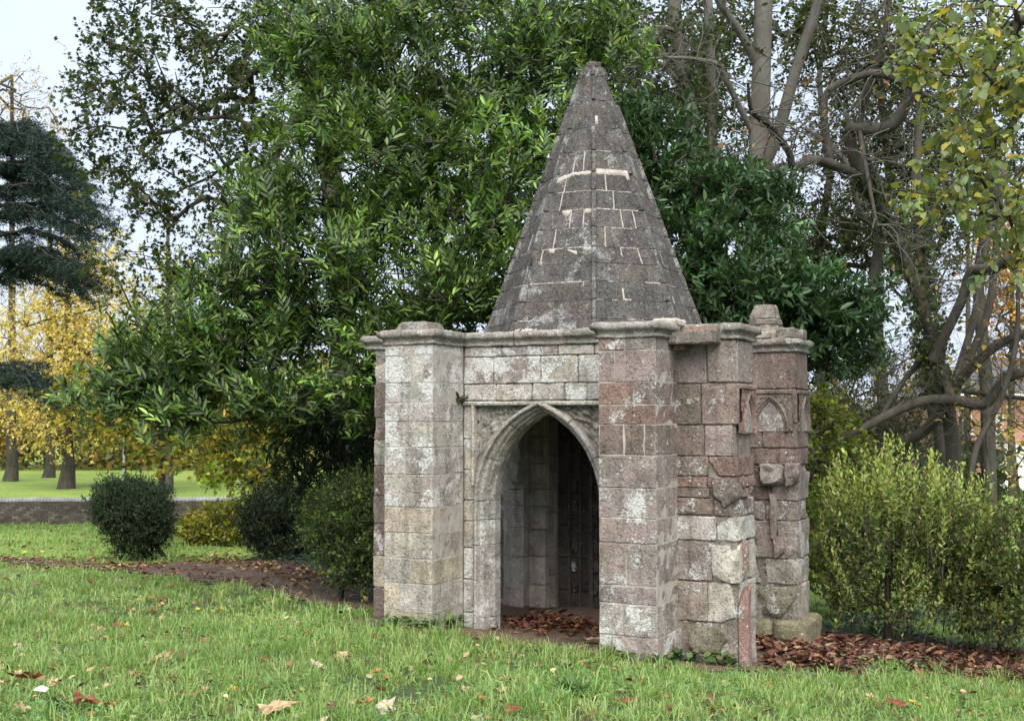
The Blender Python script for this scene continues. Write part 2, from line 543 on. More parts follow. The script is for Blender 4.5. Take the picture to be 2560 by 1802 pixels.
R1 = rows([958, 1062, 1140, 1190, 1220, 1245, 1290, 1352, 1455, 1555], 1.8, -1.49, -.6)
p3 = side_pier(1, -1, R1, pick_r1, splitter([[.3, .7], [.52], [.58], [.62], [.6], [.55], [.5], [.55], [.5], [.42], [.55]]), skip=(8,), erode=er_r1)
p3['label'] = 'red brown buttress with broken outer stones and a small blind arch'
def pick_r2(z, m):
    if z > 1.2: return vary(random.choice([BROWN, MAUVE, (.25, .2, .18)])), random.uniform(.3, .4)
    if z > 0: return vary(random.choice([GREY, (.31, .28, .25), (.28, .245, .215), MAUVE])), random.uniform(.55, .7)
    return vary(random.choice([GREEN, GREY])), random.uniform(.2, .45)
def er_r2(z, m, n):
    if z > 1.9: return 0
    return random.choice([.045, .06, .09]) if z < 1.45 else .02
R2 = rows([973, 1058, 1120, 1163, 1250, 1300, 1395, 1460], 1.8, .91, -.3)
p4 = side_pier(1, 1, R2, pick_r2, splitter([[.55], [.4], [.6], [.45], [.55], [.65], [.4], [], []]), erode=er_r2)
p4['label'] = 'rear buttress with blind arch panel, broken corbel and mossy plinth'
# left flank buttress
def pick_l(z, m): return vary(random.choice([GREY, BROWN, CREAM, (.24, .21, .185)])), random.uniform(.35, .7)
L1 = rows([900, 960, 1045, 1100, 1165, 1240, 1310, 1390, 1470], -1.8, -1.49, -.4)
side_pier(3, 1, L1, pick_l, splitter([[.5], [.6], [.4]]), erode=lambda z, m, n: random.choice([.0, .02, .045]) if m == n - 1 else 0)
# hidden-side buttresses
PL = [-.5, -.1, .35, .75, 1.2, 1.6, 2.05, 2.5, TOPZ]
side_pier(3, -1, PL, pick_l, splitter([[.5], [.6], [.4]]))
pier(2, 1, PL, pick_left, splitter([[.5], []]))
pier(2, -1, PL, pick_left, splitter([[.5], []]))
# mossy plinth of the rear buttress
q1 = quarter(1)
for (a, b) in ((-1.455, -1.80), (-1.807, -2.21)):
    rock('plinth_stone', box8(.80, 1.60, b, a, -.62, -.10 + random.uniform(-.01, .01), q1, .008), M_STONE, p4, vary((.27, .255, .165)), .2, bev=.045, rough=.012, erode=.02, cell=.09)
# loose foot stone at the left buttress
rock('foot_stone', box8(-1.60, -1.44, -2.16, -2.00, -.3, .27, quarter(3), .01), M_STONE, shelter, GREEN, .3, bev=.03, rough=.01, erode=.015)

# corbels and stumps broken off the rear and right buttresses
def lump(name, part, q, x0, x1, y0, y1, z0, z1, col, er=.06):
    return rock(name, box8(x0, x1, y0, y1, z0, z1, q), M_STONE, part, vary(col), .5, bev=.012, rough=.012, erode=er * .7, cell=.028, cuts=10, cutdir=(*q(-.5, -.3), -.2))
ql = quarter(1)
lump('broken_corbel', p4, ql, .76, .95, -1.95, -1.68, ZR(1218, 1.8, .85), ZR(1160, 1.8, .85), (.34, .31, .28), .08)
lump('broken_corbel', p4, ql, .80, .95, -2.13, -1.98, ZR(1225, 1.8, .85), ZR(1158, 1.8, .85), (.30, .26, .23), .06)
lump('shaft_stump', p4, ql, .85, .94, -1.87, -1.79, ZR(1345, 1.8, .88), ZR(1230, 1.8, .88), (.30, .265, .24), .015)
lump('shaft_stump', p4, ql, .82, .94, -1.97, -1.83, ZR(1395, 1.8, .88), ZR(1340, 1.8, .88), (.26, .2, .18), .03)
lump('rubble_core', p4, ql, .86, .95, -2.08, -1.62, ZR(1540, 1.8, .88), ZR(1465, 1.8, .88), (.30, .285, .215), .07)
lump('rubble_core', p3, ql, -1.54, -1.44, -2.12, -1.86, ZR(1275, 1.9, -1.5), ZR(1192, 1.9, -1.5), (.21, .18, .16), .08)
lump('rubble_core', p3, ql, -1.53, -1.44, -2.02, -1.58, ZR(1640, 1.8, -1.5), ZR(1562, 1.8, -1.5), (.25, .235, .18), .07)
lump('rubble_core', p3, ql, -1.52, -1.44, -2.06, -1.82, ZR(1462, 1.8, -1.5), ZR(1362, 1.8, -1.5), (.42, .39, .35), .05)
lump('shaft_stump', p3, ql, -1.47, -1.34, -2.17, -2.07, -.5, ZR(1450, 2.1, -1.4), (.30, .2, .18), .008)
lump('shaft_stump', p3, ql, -1.42, -1.30, -2.145, -2.06, ZR(1458, 2.1, -1.4), ZR(1350, 2.1, -1.4), (.25, .175, .15), .012)

# ---- pointed arches
def arch_curve(s, zs, za, n):
    """right half, springing to apex"""
    h = za - zs
    r = (s * s + h * h) / (2 * s)
    c = s - r
    a1 = math.atan2(h, -c)
    return [(c + r * math.cos(a1 * i / n), zs + r * math.sin(a1 * i / n)) for i in range(n + 1)]

def arch_x(s, zs, za, z):
    if z <= zs: return s
    h = za - zs; r = (s * s + h * h) / (2 * s); c = s - r
    d = r * r - (z - zs) ** 2
    return max(0.0, c + math.sqrt(max(d, 0)))
def arch_z(s, zs, za, x):
    h = za - zs; r = (s * s + h * h) / (2 * s); c = s - r
    return zs + math.sqrt(max(r * r - (x - c) ** 2, 0)) if x < s else zs

def sweep_piece(name, prof, zs, w0, w1, sgn, q, parent, col, li, zb, n=6, rough=.006, tip=0.0):
    """solid moulded stone: prof = closed loop of (s, apex z, y); w 0..1 up the jamb, 1..2 springing to apex"""
    so = Vector((random.uniform(-50, 50), 0, random.uniform(-50, 50)))
    V = []; m = len(prof)
    for i in range(n + 1):
        w = w0 + (w1 - w0) * i / n
        for (s, za, y) in prof:
            if w <= 1:
                x, z = s, zb + (zs - zb) * w
            else:
                h = za - zs; r = (s * s + h * h) / (2 * s); c = s - r
                a = math.atan2(h, -c) * (w - 1)
                x, z = c + r * math.cos(a), zs + r * math.sin(a)
            P = Vector((*q(sgn * x, y), z))
            V.append(P + noise.noise_vector(P * 10 + so) * rough)
    F = []
    for i in range(n):
        for j in range(m):
            a, b = i * m + j, i * m + (j + 1) % m
            F.append((a, b, b + m, a + m))
    F.append(tuple(range(m))[::-1]); F.append(tuple(range(n * m, n * m + m)))
    if sgn > 0: F = [f[::-1] for f in F]
    cen = sum(V, Vector()) / len(V)
    me = mesh(name, [v - cen for v in V], F, False)
    o = obj(name, me, M_STONE, parent, cen); o.color = (*col, li)
    return o

ZS = 1.30
PROF = [(.765, 2.345, -1.40), (.765, 2.345, -1.50), (.735, 2.322, -1.53), (.715, 2.308, -1.525), (.70, 2.297, -1.47), (.665, 2.272, -1.45), (.645, 2.256, -1.40), (.632, 2.246, -1.405),
        (.618, 2.236, -1.355), (.60, 2.222, -1.31), (.60, 2.222, -1.19), (.765, 2.345, -1.19)]

def spandrel(name, sgn, q, parent, s, zs, za, xo, ztop, y, depth_, col, li, carve, nx=26, nz=18, mat=None):
    """stone filling between an arch back and its square frame; carved face"""
    V = []; F = []
    so = random.uniform(0, 40)
    for back in (0, 1):
        for i in range(nx + 1):
            x = xo * i / nx
            zc = arch_z(s, zs, za, x) - .006
            zc = min(zc, ztop - .002)
            for j in range(nz + 1):
                z = zc + (ztop - zc) * j / nz
                d = 0
                if not back and carve and 0 < i and 0 < j < nz:
                    a = noise.noise(Vector((x * 24 + so, z * 24, 1.3))); b = noise.noise(Vector((x * 50, z * 50 + so, 4.1)))
                    d = carve * (abs(a) * 1.7 - .35 + .5 * b)
                P = Vector((*q(sgn * x, y - d if not back else y + depth_), z))
                V.append(P)
    n1 = (nx + 1) * (nz + 1)
    for back in (0, 1):
        for i in range(nx):
            for j in range(nz):
                a = back * n1 + i * (nz + 1) + j
                f = (a, a + nz + 1, a + nz + 2, a + 1)
                F.append(f if (not back) == (sgn > 0) else f[::-1])
    cen = sum(V, Vector()) / len(V)
    o = obj(name, mesh(name, [v - cen for v in V], F, True), mat or M_STONE, parent, cen)
    o.color = (*col, li)
    return o

def arch_wall(k, name, cols, li, zb=-.35):
    q = quarter(k)
    W_ = solid(name, -.90, .90, -1.40, -.985, 2.36, 2.92, q, M_MORTAR_D, shelter)
    pick = lambda: vary(random.choice(cols))
    for sg in (-1, 1):
        # flat jamb stones beside the moulding
        zz = [zb, .12, .47, .80, 1.08, 1.30, 1.62, 1.95, 2.335]
        for a, b in zip(zz, zz[1:]):
            x = sorted((sg * .77, sg * .905))
            rock('jamb_stone', box8(x[0], x[1], -1.46, -.98, a + JG, b - JG, q, .002), M_STONE, W_, pick(), li * random.uniform(.4, 1), rough=.004)
        ww = [0, .26, .50, .72, .88, 1.0]
        for a, b in zip(ww, ww[1:]):
            sweep_piece('moulded_jamb', PROF, ZS, a + .002, b - .002, sg, q, W_, vary((.37, .355, .33), .05), li * .75, zb, n=2, rough=.005)
        ww = [1, 1.36, 1.70, 2.0]
        for a, b in zip(ww, ww[1:]):
            sweep_piece('voussoir', PROF, ZS, a + .003, b - (.003 if b < 2 else 0), sg, q, W_, vary((.35, .34, .305), .05), li * .65, zb, n=7, rough=.007)
        spandrel('carved_spandrel', sg, q, W_, .755, ZS, 2.335, .766, 2.30, -1.40, .21, vary((.31, .30, .27)), li * .4, .066, nx=32, nz=22)
        x = sorted((sg * .768, sg * .80))
        rock('label_moulding', box8(x[0], x[1], -1.49, -1.40, 1.45, 2.335, q), M_STONE, W_, pick(), li * .7, bev=.01)
    rock('label_moulding', box8(-.905, .0, -1.495, -1.38, 2.30, 2.347, q), M_STONE, W_, pick(), li * .7, bev=.014, rough=.006)
    rock('label_moulding', box8(.004, .905, -1.495, -1.38, 2.30, 2.347, q), M_STONE, W_, pick(), li * .7, bev=.014, rough=.006)
    for (a, b, sp) in ((2.352, 2.53, [-.52, -.1, .28, .52, .68]), (2.53, 2.815, [-.55, .0, .42]), (2.815, 2.925, [-.45, .2, .6])):
        ed = [-.905] + sp + [.905]
        for x0, x1 in zip(ed, ed[1:]):
            rock('stone_block', box8(x0 + JG, x1 - JG, -1.46, -.98, a + JG, b - JG, q, .003), M_STONE, W_, pick(), li * random.uniform(.75, 1.0), rough=.008, chip=.15)
    return W_
arch_wall(0, 'front_wall', [GREY, GREY, PALE, (.31, .27, .25), (.35, .33, .30)], 1.0)
arch_wall(1, 'side_wall', [MAUVE, BROWN, GREY], .4, -.6)
sw = arch_wall(3, 'side_wall', [GREY, CREAM, PALE], .3)
lump('carved_corbel', sw, quarter(3), -.64, -.47, -1.38, -1.20, ZR(1212, -1.2, .5), ZR(1152, -1.2, .5), (.40, .38, .35), .05)
# closed back wall with panelled inner face, coloured dark for the shade inside
q2 = quarter(2)
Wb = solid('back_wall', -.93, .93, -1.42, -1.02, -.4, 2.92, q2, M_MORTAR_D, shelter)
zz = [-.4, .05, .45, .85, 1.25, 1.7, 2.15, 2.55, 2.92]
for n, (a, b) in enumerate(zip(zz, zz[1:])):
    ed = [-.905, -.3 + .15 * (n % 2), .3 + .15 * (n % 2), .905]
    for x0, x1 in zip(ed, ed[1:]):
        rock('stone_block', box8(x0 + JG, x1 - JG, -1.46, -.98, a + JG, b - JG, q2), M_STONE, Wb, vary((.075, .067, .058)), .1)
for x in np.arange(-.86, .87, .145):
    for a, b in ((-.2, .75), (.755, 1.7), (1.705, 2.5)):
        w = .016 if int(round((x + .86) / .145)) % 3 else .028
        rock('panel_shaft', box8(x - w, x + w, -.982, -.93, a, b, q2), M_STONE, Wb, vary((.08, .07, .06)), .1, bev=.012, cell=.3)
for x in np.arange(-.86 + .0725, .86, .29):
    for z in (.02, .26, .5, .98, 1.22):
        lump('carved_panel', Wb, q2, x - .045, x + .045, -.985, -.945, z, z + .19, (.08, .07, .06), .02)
# inner corners: interior shade is put into the stone colour, less at one corner
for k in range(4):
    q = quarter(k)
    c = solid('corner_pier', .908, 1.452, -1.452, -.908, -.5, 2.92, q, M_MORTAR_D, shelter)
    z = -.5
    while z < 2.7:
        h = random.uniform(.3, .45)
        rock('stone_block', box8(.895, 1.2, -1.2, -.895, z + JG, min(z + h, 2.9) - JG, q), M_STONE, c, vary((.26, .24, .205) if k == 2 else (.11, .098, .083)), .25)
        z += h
# roof slab (inner vault soffit)
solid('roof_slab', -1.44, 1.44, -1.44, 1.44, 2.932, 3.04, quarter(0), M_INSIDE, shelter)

# ---- blind arch panels on the right hand buttresses
def blind_arch(part, q, axis, c0, half, ypl, z0, z1, col):
    """pointed panel: frame stone with spandrels, moulding; axis 'x': panel spreads in x at plane y=ypl; axis 'y': spreads in y at plane x=ypl"""
    if axis == 'x': qq = lambda x, y: q(c0 + x, ypl + y)
    else: qq = lambda x, y: q(ypl + y, c0 + x)
    zs = z0 + (z1 - z0) * .10; za = z1 - .02
    P = [(half * .80, za - .0, -.006), (half * .80, za, -.034), (half * .74, za - .012, -.05), (half * .68, za - .03, -.03), (half * .62, za - .045, -.03), (half * .57, za - .06, -.004)]
    for sg in (-1, 1):
        sweep_piece('arch_moulding', P, zs, 0, 1.0, sg, qq, part, vary(col), .15, z0, n=2, rough=.003)
        sweep_piece('arch_moulding', P, zs, 1.0, 2.0, sg, qq, part, vary(col), .15, z0, n=8, rough=.003)
        spandrel('carved_spandrel', sg, qq, part, half * .79, zs, za - .005, half * .98, z1, -.022, .03, vary(col), .15, .022, nx=16, nz=10)
        x = sorted((sg * half * .81, sg * half * .985))
        rock('frame_stone', box8(x[0], x[1], -.024, .01, z0, zs + .06, qq), M_STONE, part, vary(col), .15, bev=.006)
    rock('frame_stone', box8(-half * .985, half * .985, -.04, .01, z1, z1 + .045, qq), M_STONE, part, vary(col), .25, bev=.01)
    rock('panel_stone', box8(-half * .60, half * .60, -.008, .02, z0, za - .03, qq), M_STONE, part, vary((.29, .27, .255)), .75, bev=.006)
ZN0, ZN1 = ZR(1078, 1.8, .91), ZR(985, 1.8, .91)
blind_arch(p4, q1, 'y', -1.80, .265, .91, ZN0, ZN1, (.235, .185, .168))     # flank facing the camera
blind_arch(p4, q1, 'x', 1.20, .265, -2.10, ZN0, ZN1, (.235, .185, .168))    # end face
blind_arch(p3, q1, 'x', -1.20, .265, -2.10, ZN0, ZN1, (.235, .165, .14))
# ---- cornice: moulded stones following every buttress
quart = [(-1.49, -1.49), (-1.49, -2.10), (-.91, -2.10), (-.91, -1.46), (.91, -1.46), (.91, -2.10), (1.49, -2.10)]
peri = []
for k in range(4):
    q = quarter(k)
    peri += [Vector((*q(*p), 0)) for p in quart]
CPROF = [(-.03, 2.925), (.010, 2.925), (.028, 2.933), (.031, 2.948), (.012, 2.960), (.014, 2.972), (.034, 2.996), (.058, 3.006), (.068, 3.018), (.066, 3.056), (.045, 3.078), (-.06, 3.086)]
NP = len(peri)
def cornice_stone(i, t0, t1, parent, z_off=0.0, er=.010):
    A, B = peri[i], peri[(i + 1) % NP]
    def nrm(a, b):
        d = (b - a).normalized(); return Vector((d.y, -d.x, 0))
    n0 = nrm(peri[i - 1], A); n1 = nrm(A, B); n2 = nrm(B, peri[(i + 2) % NP])
    ma = (n0 + n1) / (1 + n0.dot(n1)); mb = (n1 + n2) / (1 + n1.dot(n2))
    L = (B - A).length
    n = max(3, int(L * (t1 - t0) / .045))
    so = Vector((random.uniform(-50, 50), 0, 0))
    V = []; m = len(CPROF)
    for j in range(n + 1):
        t = t0 + (t1 - t0) * j / n
        if 0 < t0 and j == 0: t += .004 / L
        if t1 < 1 and j == n: t -= .004 / L
        for (o_, z) in CPROF:
            a = A + ma * o_; b = B + mb * o_
            P = a.lerp(b, t); P.z = z + z_off
            w = noise.noise(P * 6 + so * 0) ; w2 = noise.noise(P * 17)
            k_ = max(0, o_) / .1
            P += n1 * ((-.35 + w * .9 + w2 * .6) * er * k_ * 1.6) + Vector((0, 0, 1)) * ((w2 * .7 + w * .8) * er * (.3 + k_ * .7))
            V.append(P)
    F = []
    for j in range(n):
        for c in range(m):
            a, b = j * m + c, j * m + (c + 1) % m
            F.append((a, b, b + m, a + m))
    F.append(tuple(range(m))[::-1]); F.append(tuple(range(n * m, n * m + m)))
    cen = sum(V, Vector()) / len(V)
    o = obj('cornice_stone', mesh('cornice_stone', [v - cen for v in V], F, True), M_STONE, parent, cen)
    o.color = (*vary((.285, .27, .24), .06), random.uniform(.45, .6))
    return o
cornice = obj('cornice', mesh('cornice', [(-1.40, -1.40, 3.045), (1.40, -1.40, 3.045), (1.40, 1.40, 3.045), (-1.40, 1.40, 3.045)], [(0, 1, 2, 3)]), M_MORTAR_D, shelter)
for i in range(NP):
    L = (peri[(i + 1) % NP] - peri[i]).length
    k, e = divmod(i, 7)
    if k == 1 and e == 0:
        cornice_stone(i, .70, 1, cornice, er=.012); continue
    n = 3 if L > 1 else 1
    er = .03 if (k == 1 and e >= 4) else .020
    for j in range(n): cornice_stone(i, j / n, (j + 1) / n, cornice, er=er)
# buttress tops
for k in range(4):
    q = quarter(k)
    for sg in (-1, 1):
        x = sorted((sg * .93, sg * 1.47))
        rock('cap_stone', box8(x[0], x[1], -2.07, -1.40, 2.935, 3.078 + random.uniform(0, .012), q, .006), M_STONE, cornice, vary((.22, .205, .175)), .5, bev=.02, rough=.01)
# low hipped stone on the left front buttress
q0 = quarter(0)
C = box8(-1.44, -1.02, -2.04, -1.60, 3.08, 3.175, q0)
for i in (0, 1):
    for j in (0, 1):
        C[i, j, 1] += Vector((.07 if i == 0 else -.05, .05 if j == 0 else -.05, 0))
rock('hipped_capping', C, M_STONE, cornice, (.23, .215, .185), .5, bev=.02, rough=.01, cell=.09)
# projecting slab in the angle between the two right hand buttresses
rock('projecting_slab', box8(1.44, 1.935, -1.76, -1.44, 2.875, 2.995, q0, .006), M_STONE, cornice, (.20, .18, .16), .25, bev=.014, rough=.006, chip=.1)
rock('bracket_stone', box8(1.495, 1.62, -1.66, -1.45, 2.82, 2.872, q0, .003), M_STONE, cornice, BROWN, .2, bev=.01)
rock('mortar_fillet', box8(1.30, 1.56, -1.70, -1.36, 3.05, 3.135, q0, .01), M_REPAIR, cornice, BROWN, .2, bev=.03, rough=.012, erode=.02, cell=.06)
rock('broken_tile', box8(1.60, 1.86, -1.62, -1.45, 2.998, 3.02, q0, .008), M_STONE, cornice, (.34, .17, .12), .2, bev=.006, rough=.008)
# stump of a pinnacle on the rear buttress
def tier(name, x, y, hx, hy, z0, z1, col, er=.015, top=1.0, mat=None):
    C = box8(x - hx, x + hx, y - hy, y + hy, z0, z1, q1)
    for i in (0, 1):
        for j in (0, 1):
            c = C[i, j, 1]; a = Vector((*q1(x, y), c.z)); C[i, j, 1] = a + (c - a) * top
    return rock(name, C, mat or M_STONE, pin, vary((col[0] * 1.25, col[1] * 1.25, col[2] * 1.25)), .55, bev=.014, rough=.01, erode=er, cell=.05, cuts=2, cutdir=(0, -.6, .5))
pin = tag(empty('pinnacle_stump', parent=shelter), 'weathered stump of a pinnacle on the rear buttress')
tier('pinnacle_tier', 1.20, -1.70, .30, .24, 3.085, 3.17, (.21, .195, .165))
tier('pinnacle_tier', 1.20, -1.68, .21, .19, 3.165, 3.255, (.22, .205, .175), top=.85)
tier('pinnacle_tier', 1.20, -1.68, .185, .165, 3.255, 3.325, (.22, .205, .175), top=1.05)
tier('pinnacle_tier', 1.20, -1.68, .175, .155, 3.325, 3.50, (.215, .2, .17), top=.72)
tier('pinnacle_fragment', .98, -1.98, .09, .12, 3.08, 3.20, (.20, .185, .16), .03)
tier('pinnacle_fragment', 1.16, -2.08, .11, .07, 3.07, 3.19, (.22, .205, .18), .03)
tier('mortar_fillet', .93, -1.72, .05, .09, 3.085, 3.165, (.3, .3, .3), .01, mat=M_REPAIR)

# ---- octagonal spire
SZ0, SZT, SR0, SRT = 3.05, 6.215, 1.262, .098
def sr(z): return SR0 + (SRT - SR0) * (z - SZ0) / (SZT - SZ0)
def sp(al, z, off=0.0):
    r = sr(z) + off
    return Vector((r * math.sin(al), -r * math.cos(al), z))
def arris_z(py):
    lo, hi = SZ0 - .1, SZT + .2
    for _ in range(40):
        m = (lo + hi) / 2
        P = sp(R(22.5), m); w = Vector((CEN.x, CEN.y, 0)) + _u * P.x + _v * P.y; w.z = m
        if row_of(w) > py: lo = m
        else: hi = m
    return lo
SC_Z = [SZ0] + [arris_z(y) for y in (796, 748, 702, 656, 616, 567, 521, 475, 430, 376, 318, 250, 190)] + [SZT]
spire = obj('spire', mesh('spire', [sp(R(22.5 + 45 * i), z, -.012) for z in (SZ0 - .1, SZT) for i in range(8)],
                          [tuple(range(8))[::-1], tuple(range(8, 16))] + [(i, (i + 1) % 8, (i + 1) % 8 + 8, i + 8) for i in range(8)]), M_MORTAR_D, shelter)
DK = [(.10, .094, .089), (.093, .09, .087), (.106, .097, .091), (.098, .095, .091)]
def fp(f, s, z, off=0.0):
    """point on face f: s 0..1 across, height z, off outwards"""
    a = sp(R(45 * f - 22.5), z); b = sp(R(45 * f + 22.5), z)
    P = a.lerp(b, s)
    al = R(45 * f)
    return P + Vector((math.sin(al), -math.cos(al), .36)).normalized() * off
for n in range(len(SC_Z) - 1):
    a, b = SC_Z[n], SC_Z[n + 1]
    for f in range(8):
        wid = sr(a) * .765
        if wid > .6: spl = random.choice([[.32], [.5], [.68], [], [.6], [.4]])
        elif wid > .36: spl = random.choice([[], [], [.4], [.62]])
        else: spl = []
        if random.random() < .35 or (n in (0, 1) and f in (0, 1)): spl = []
        ed = [0.0] + spl + [1.0]
        for s0, s1 in zip(ed, ed[1:]):
            C = {}
            g = .0007 / wid
            o_ = random.uniform(-.002, .003)
            for i, s in enumerate((s0 + g, s1 - g)):
                for j, off in enumerate((o_, -.07)):
                    for k, z in enumerate((a + .0007, b - .0007)):
                        C[i, j, k] = fp(f, s, z, off)
            rock('spire_stone', C, M_SPIRE, spire, vary(random.choice(DK), .06), random.uniform(.5, .75), bev=.003, rough=.004, cell=.10, chip=.08)
    for i in range(8):
        al = R(22.5 + 45 * i)
        if random.random() < .03 and n > 2: continue
        C = {}
        w = .036 if sr(a) > .3 else .026
        tn = Vector((math.cos(al), math.sin(al), 0))
        for ii, sg in enumerate((-1, 1)):
            for j, off in enumerate((.036, -.05)):
                for k, z in enumerate((a + .0008, b - .0008)):
                    C[ii, j, k] = sp(al, z, off) + tn * (w * sg * (1.0 if j else .62))
        rock('rib_stone', C, M_SPIRE, spire, vary((.115, .11, .104), .08), random.uniform(.6, .85), bev=.010, rough=.006, cell=.09, erode=.007, chip=.08)
# broken finial seat
for al0 in range(0, 360, 90):
    al = R(al0 + 20)
    C = {}
    for i, d in enumerate((-.55, .55)):
        for j, r in enumerate((.105, .01)):
            for k, z in enumerate((SZT - .005, SZT + .065)):
                C[i, j, k] = Vector((r * math.sin(al + d), -r * math.cos(al + d), z + random.uniform(-.012, .012)))
    rock('finial_fragment', C, M_SPIRE, spire, (.11, .10, .09), .5, bev=.012, rough=.008, erode=.012, cell=.05)
# pale repointing and mortar repairs on the two front faces of the spire
def smear(f, s0, s1, lo, hi, name='mortar_repair', n=None, off=.0035, ragged=.010, mat=None):
    """ragged mortar strip; lo/hi: height as number or function of 0..1 along the strip"""
    n = n or max(4, int(abs(s1 - s0) * 44))
    fl = lo if callable(lo) else (lambda t: lo); fh = hi if callable(hi) else (lambda t: hi)
    V = []
    for i in range(n + 1):
        t_ = i / n; s = s0 + (s1 - s0) * t_
        z0 = fl(t_) + random.uniform(-1, 1) * ragged; z1 = fh(t_) + random.uniform(-1, 1) * ragged * .6
        if z1 < z0 + .006: z1 = z0 + .006
        V += [fp(f, s, z0, -.004), fp(f, s, z0 + .003, off), fp(f, s, z1 - .003, off), fp(f, s, z1, -.004)]
    F = []
    for i in range(n):
        for c in range(3):
            a = i * 4 + c
            F.append((a, a + 4, a + 5, a + 1))
    F += [(0, 1, 2, 3), (n * 4 + 3, n * 4 + 2, n * 4 + 1, n * 4)]
    cen = sum(V, Vector()) / len(V)
    return obj(name, mesh(name, [v - cen for v in V], F, True), mat or M_REPAIR, spire, cen)
def hline(f, s0, s1, n, w=.013): smear(f, s0, s1, SC_Z[n] - w * .42, SC_Z[n] + w * .42, ragged=.006)
def vline(f, s, z0, z1, w=.012, lean=0.0):
    V = []; m = 5
    wd = sr((z0 + z1) / 2) * .765
    for i in range(m + 1):
        z = z0 + (z1 - z0) * i / m
        c = s + lean * i / m + random.uniform(-.003, .003) / wd; h = w / wd / 2 * random.uniform(.7, 1.35)
        V += [fp(f, c - h, z, -.004), fp(f, c - h, z, .0035), fp(f, c + h, z, .0035), fp(f, c + h, z, -.004)]
    F = []
    for i in range(m):
        for c in range(3):
            a = i * 4 + c
            F.append((a, a + 1, a + 5, a + 4))
    cen = sum(V, Vector()) / len(V)
    obj('mortar_repair', mesh('mortar_repair', [v - cen for v in V], F, True), M_REPAIR, spire, cen)
Zs = SC_Z
def pt(n, f_): return Zs[n] + (Zs[n + 1] - Zs[n]) * f_
# broad band near two thirds height
smear(0, .02, .97, lambda t_: Zs[9] - .10 + .085 * min(1, t_ * 2.2) - .01, lambda t_: Zs[9] - .035 + .055 * min(1, t_ * 2.2), ragged=.012)
smear(1, .04, .93, lambda t_: Zs[9] - .025 - (.05 if t_ > .9 else 0), Zs[9] + .045, ragged=.008)
hline(0, .12, .97, 8); hline(1, .03, .9, 8); hline(1, .04, .55, 10, .011); hline(0, .35, .97, 10, .01)
hline(1, .05, .93, 7, .016); hline(0, .55, .97, 7); hline(1, .2, .75, 6, .013); hline(0, .42, .80, 6, .012)
hline(0, .1, .95, 5, .016); hline(1, .45, .78, 5, .013); hline(0, .06, .93, 3, .016); hline(1, .2, .35, 3, .01); hline(1, .74, .98, 3, .02)
hline(1, .03, .12, 2, .01); hline(1, .24, .32, 2, .014); hline(0, .02, .35, 1, .014); hline(1, .4, .62, 1, .012)
hline(-1, .3, .95, 5, .012); hline(-1, .5, .95, 3, .012); hline(2, .0, .55, 3, .012); hline(2, .0, .5, 8, .012); hline(2, .0, .4, 5, .01)
vline(1, .30, Zs[8], Zs[9] - .03); vline(0, .30, Zs[8], Zs[9] - .06); vline(1, .42, Zs[7], Zs[8], lean=.03); vline(0, .28, Zs[7], Zs[8])
vline(0, .72, Zs[9] + .03, Zs[10]); vline(0, .44, Zs[9] + .02, pt(9, .8))
vline(0, .54, Zs[6], Zs[7]); vline(0, .80, Zs[6], Zs[7]); smear(0, .34, .56, lambda t_: Zs[7] - .07 * math.sin(3.1 * min(1, t_ * 1.1)) - .01, Zs[7] + .005, ragged=.006)
smear(0, .82, .97, Zs[7] - .05, Zs[7] + .006, ragged=.006)
vline(1, .55, Zs[6], Zs[7]); vline(1, .80, Zs[6], Zs[7]); vline(1, .20, Zs[5], Zs[6]); vline(0, .30, Zs[5], Zs[6])
vline(1, .45, pt(4, .5), Zs[5]); vline(1, .76, pt(4, .0), Zs[5], lean=-.03); vline(0, .14, pt(4, .1), Zs[5], .016); smear(0, .115, .175, pt(4, .05), pt(4, .25), ragged=.004)
smear(0, .24, .34, pt(4, .75), Zs[5], ragged=.006); smear(0, .56, .72, lambda t_: Zs[5] - .03 - .05 * t_, lambda t_: Zs[5] - .012 - .03 * t_, ragged=.005)
smear(0, .82, .96, Zs[5] - .04, Zs[5] + .004, ragged=.008); vline(0, .85, pt(2, .75), Zs[3]); vline(1, .40, Zs[2], pt(2, .65), .018); smear(1, .40, .50, Zs[2] - .004, Zs[2] + .018, ragged=.004)
smear(0, -.02, .3, Zs[0] + .03, Zs[0] + .075, ragged=.012); smear(1, .0, .5, Zs[0] + .05, Zs[0] + .08, ragged=.008); smear(1, .78, 1.0, Zs[0] + .03, Zs[0] + .12, ragged=.012)
smear(1, .08, .2, pt(11, .1), pt(11, .42), ragged=.004)
vline(2, .25, pt(1, .2), pt(2, .4)); vline(-1, .6, pt(5, .1), Zs[6]); vline(2, .3, pt(4, .2), pt(4, .9))
# dark mortared base course under the spire
for f in range(8):
    C = {}
    for i, s in enumerate((.0, 1.0)):
        for j, off in enumerate((.05, -.1)):
            for k, z in enumerate((3.0, 3.075)):
                C[i, j, k] = fp(f, s, z, off)
    rock('base_course', C, M_STONE, spire, vary((.25, .23, .2)), .5, bev=.02, rough=.01, erode=.015, cell=.09)
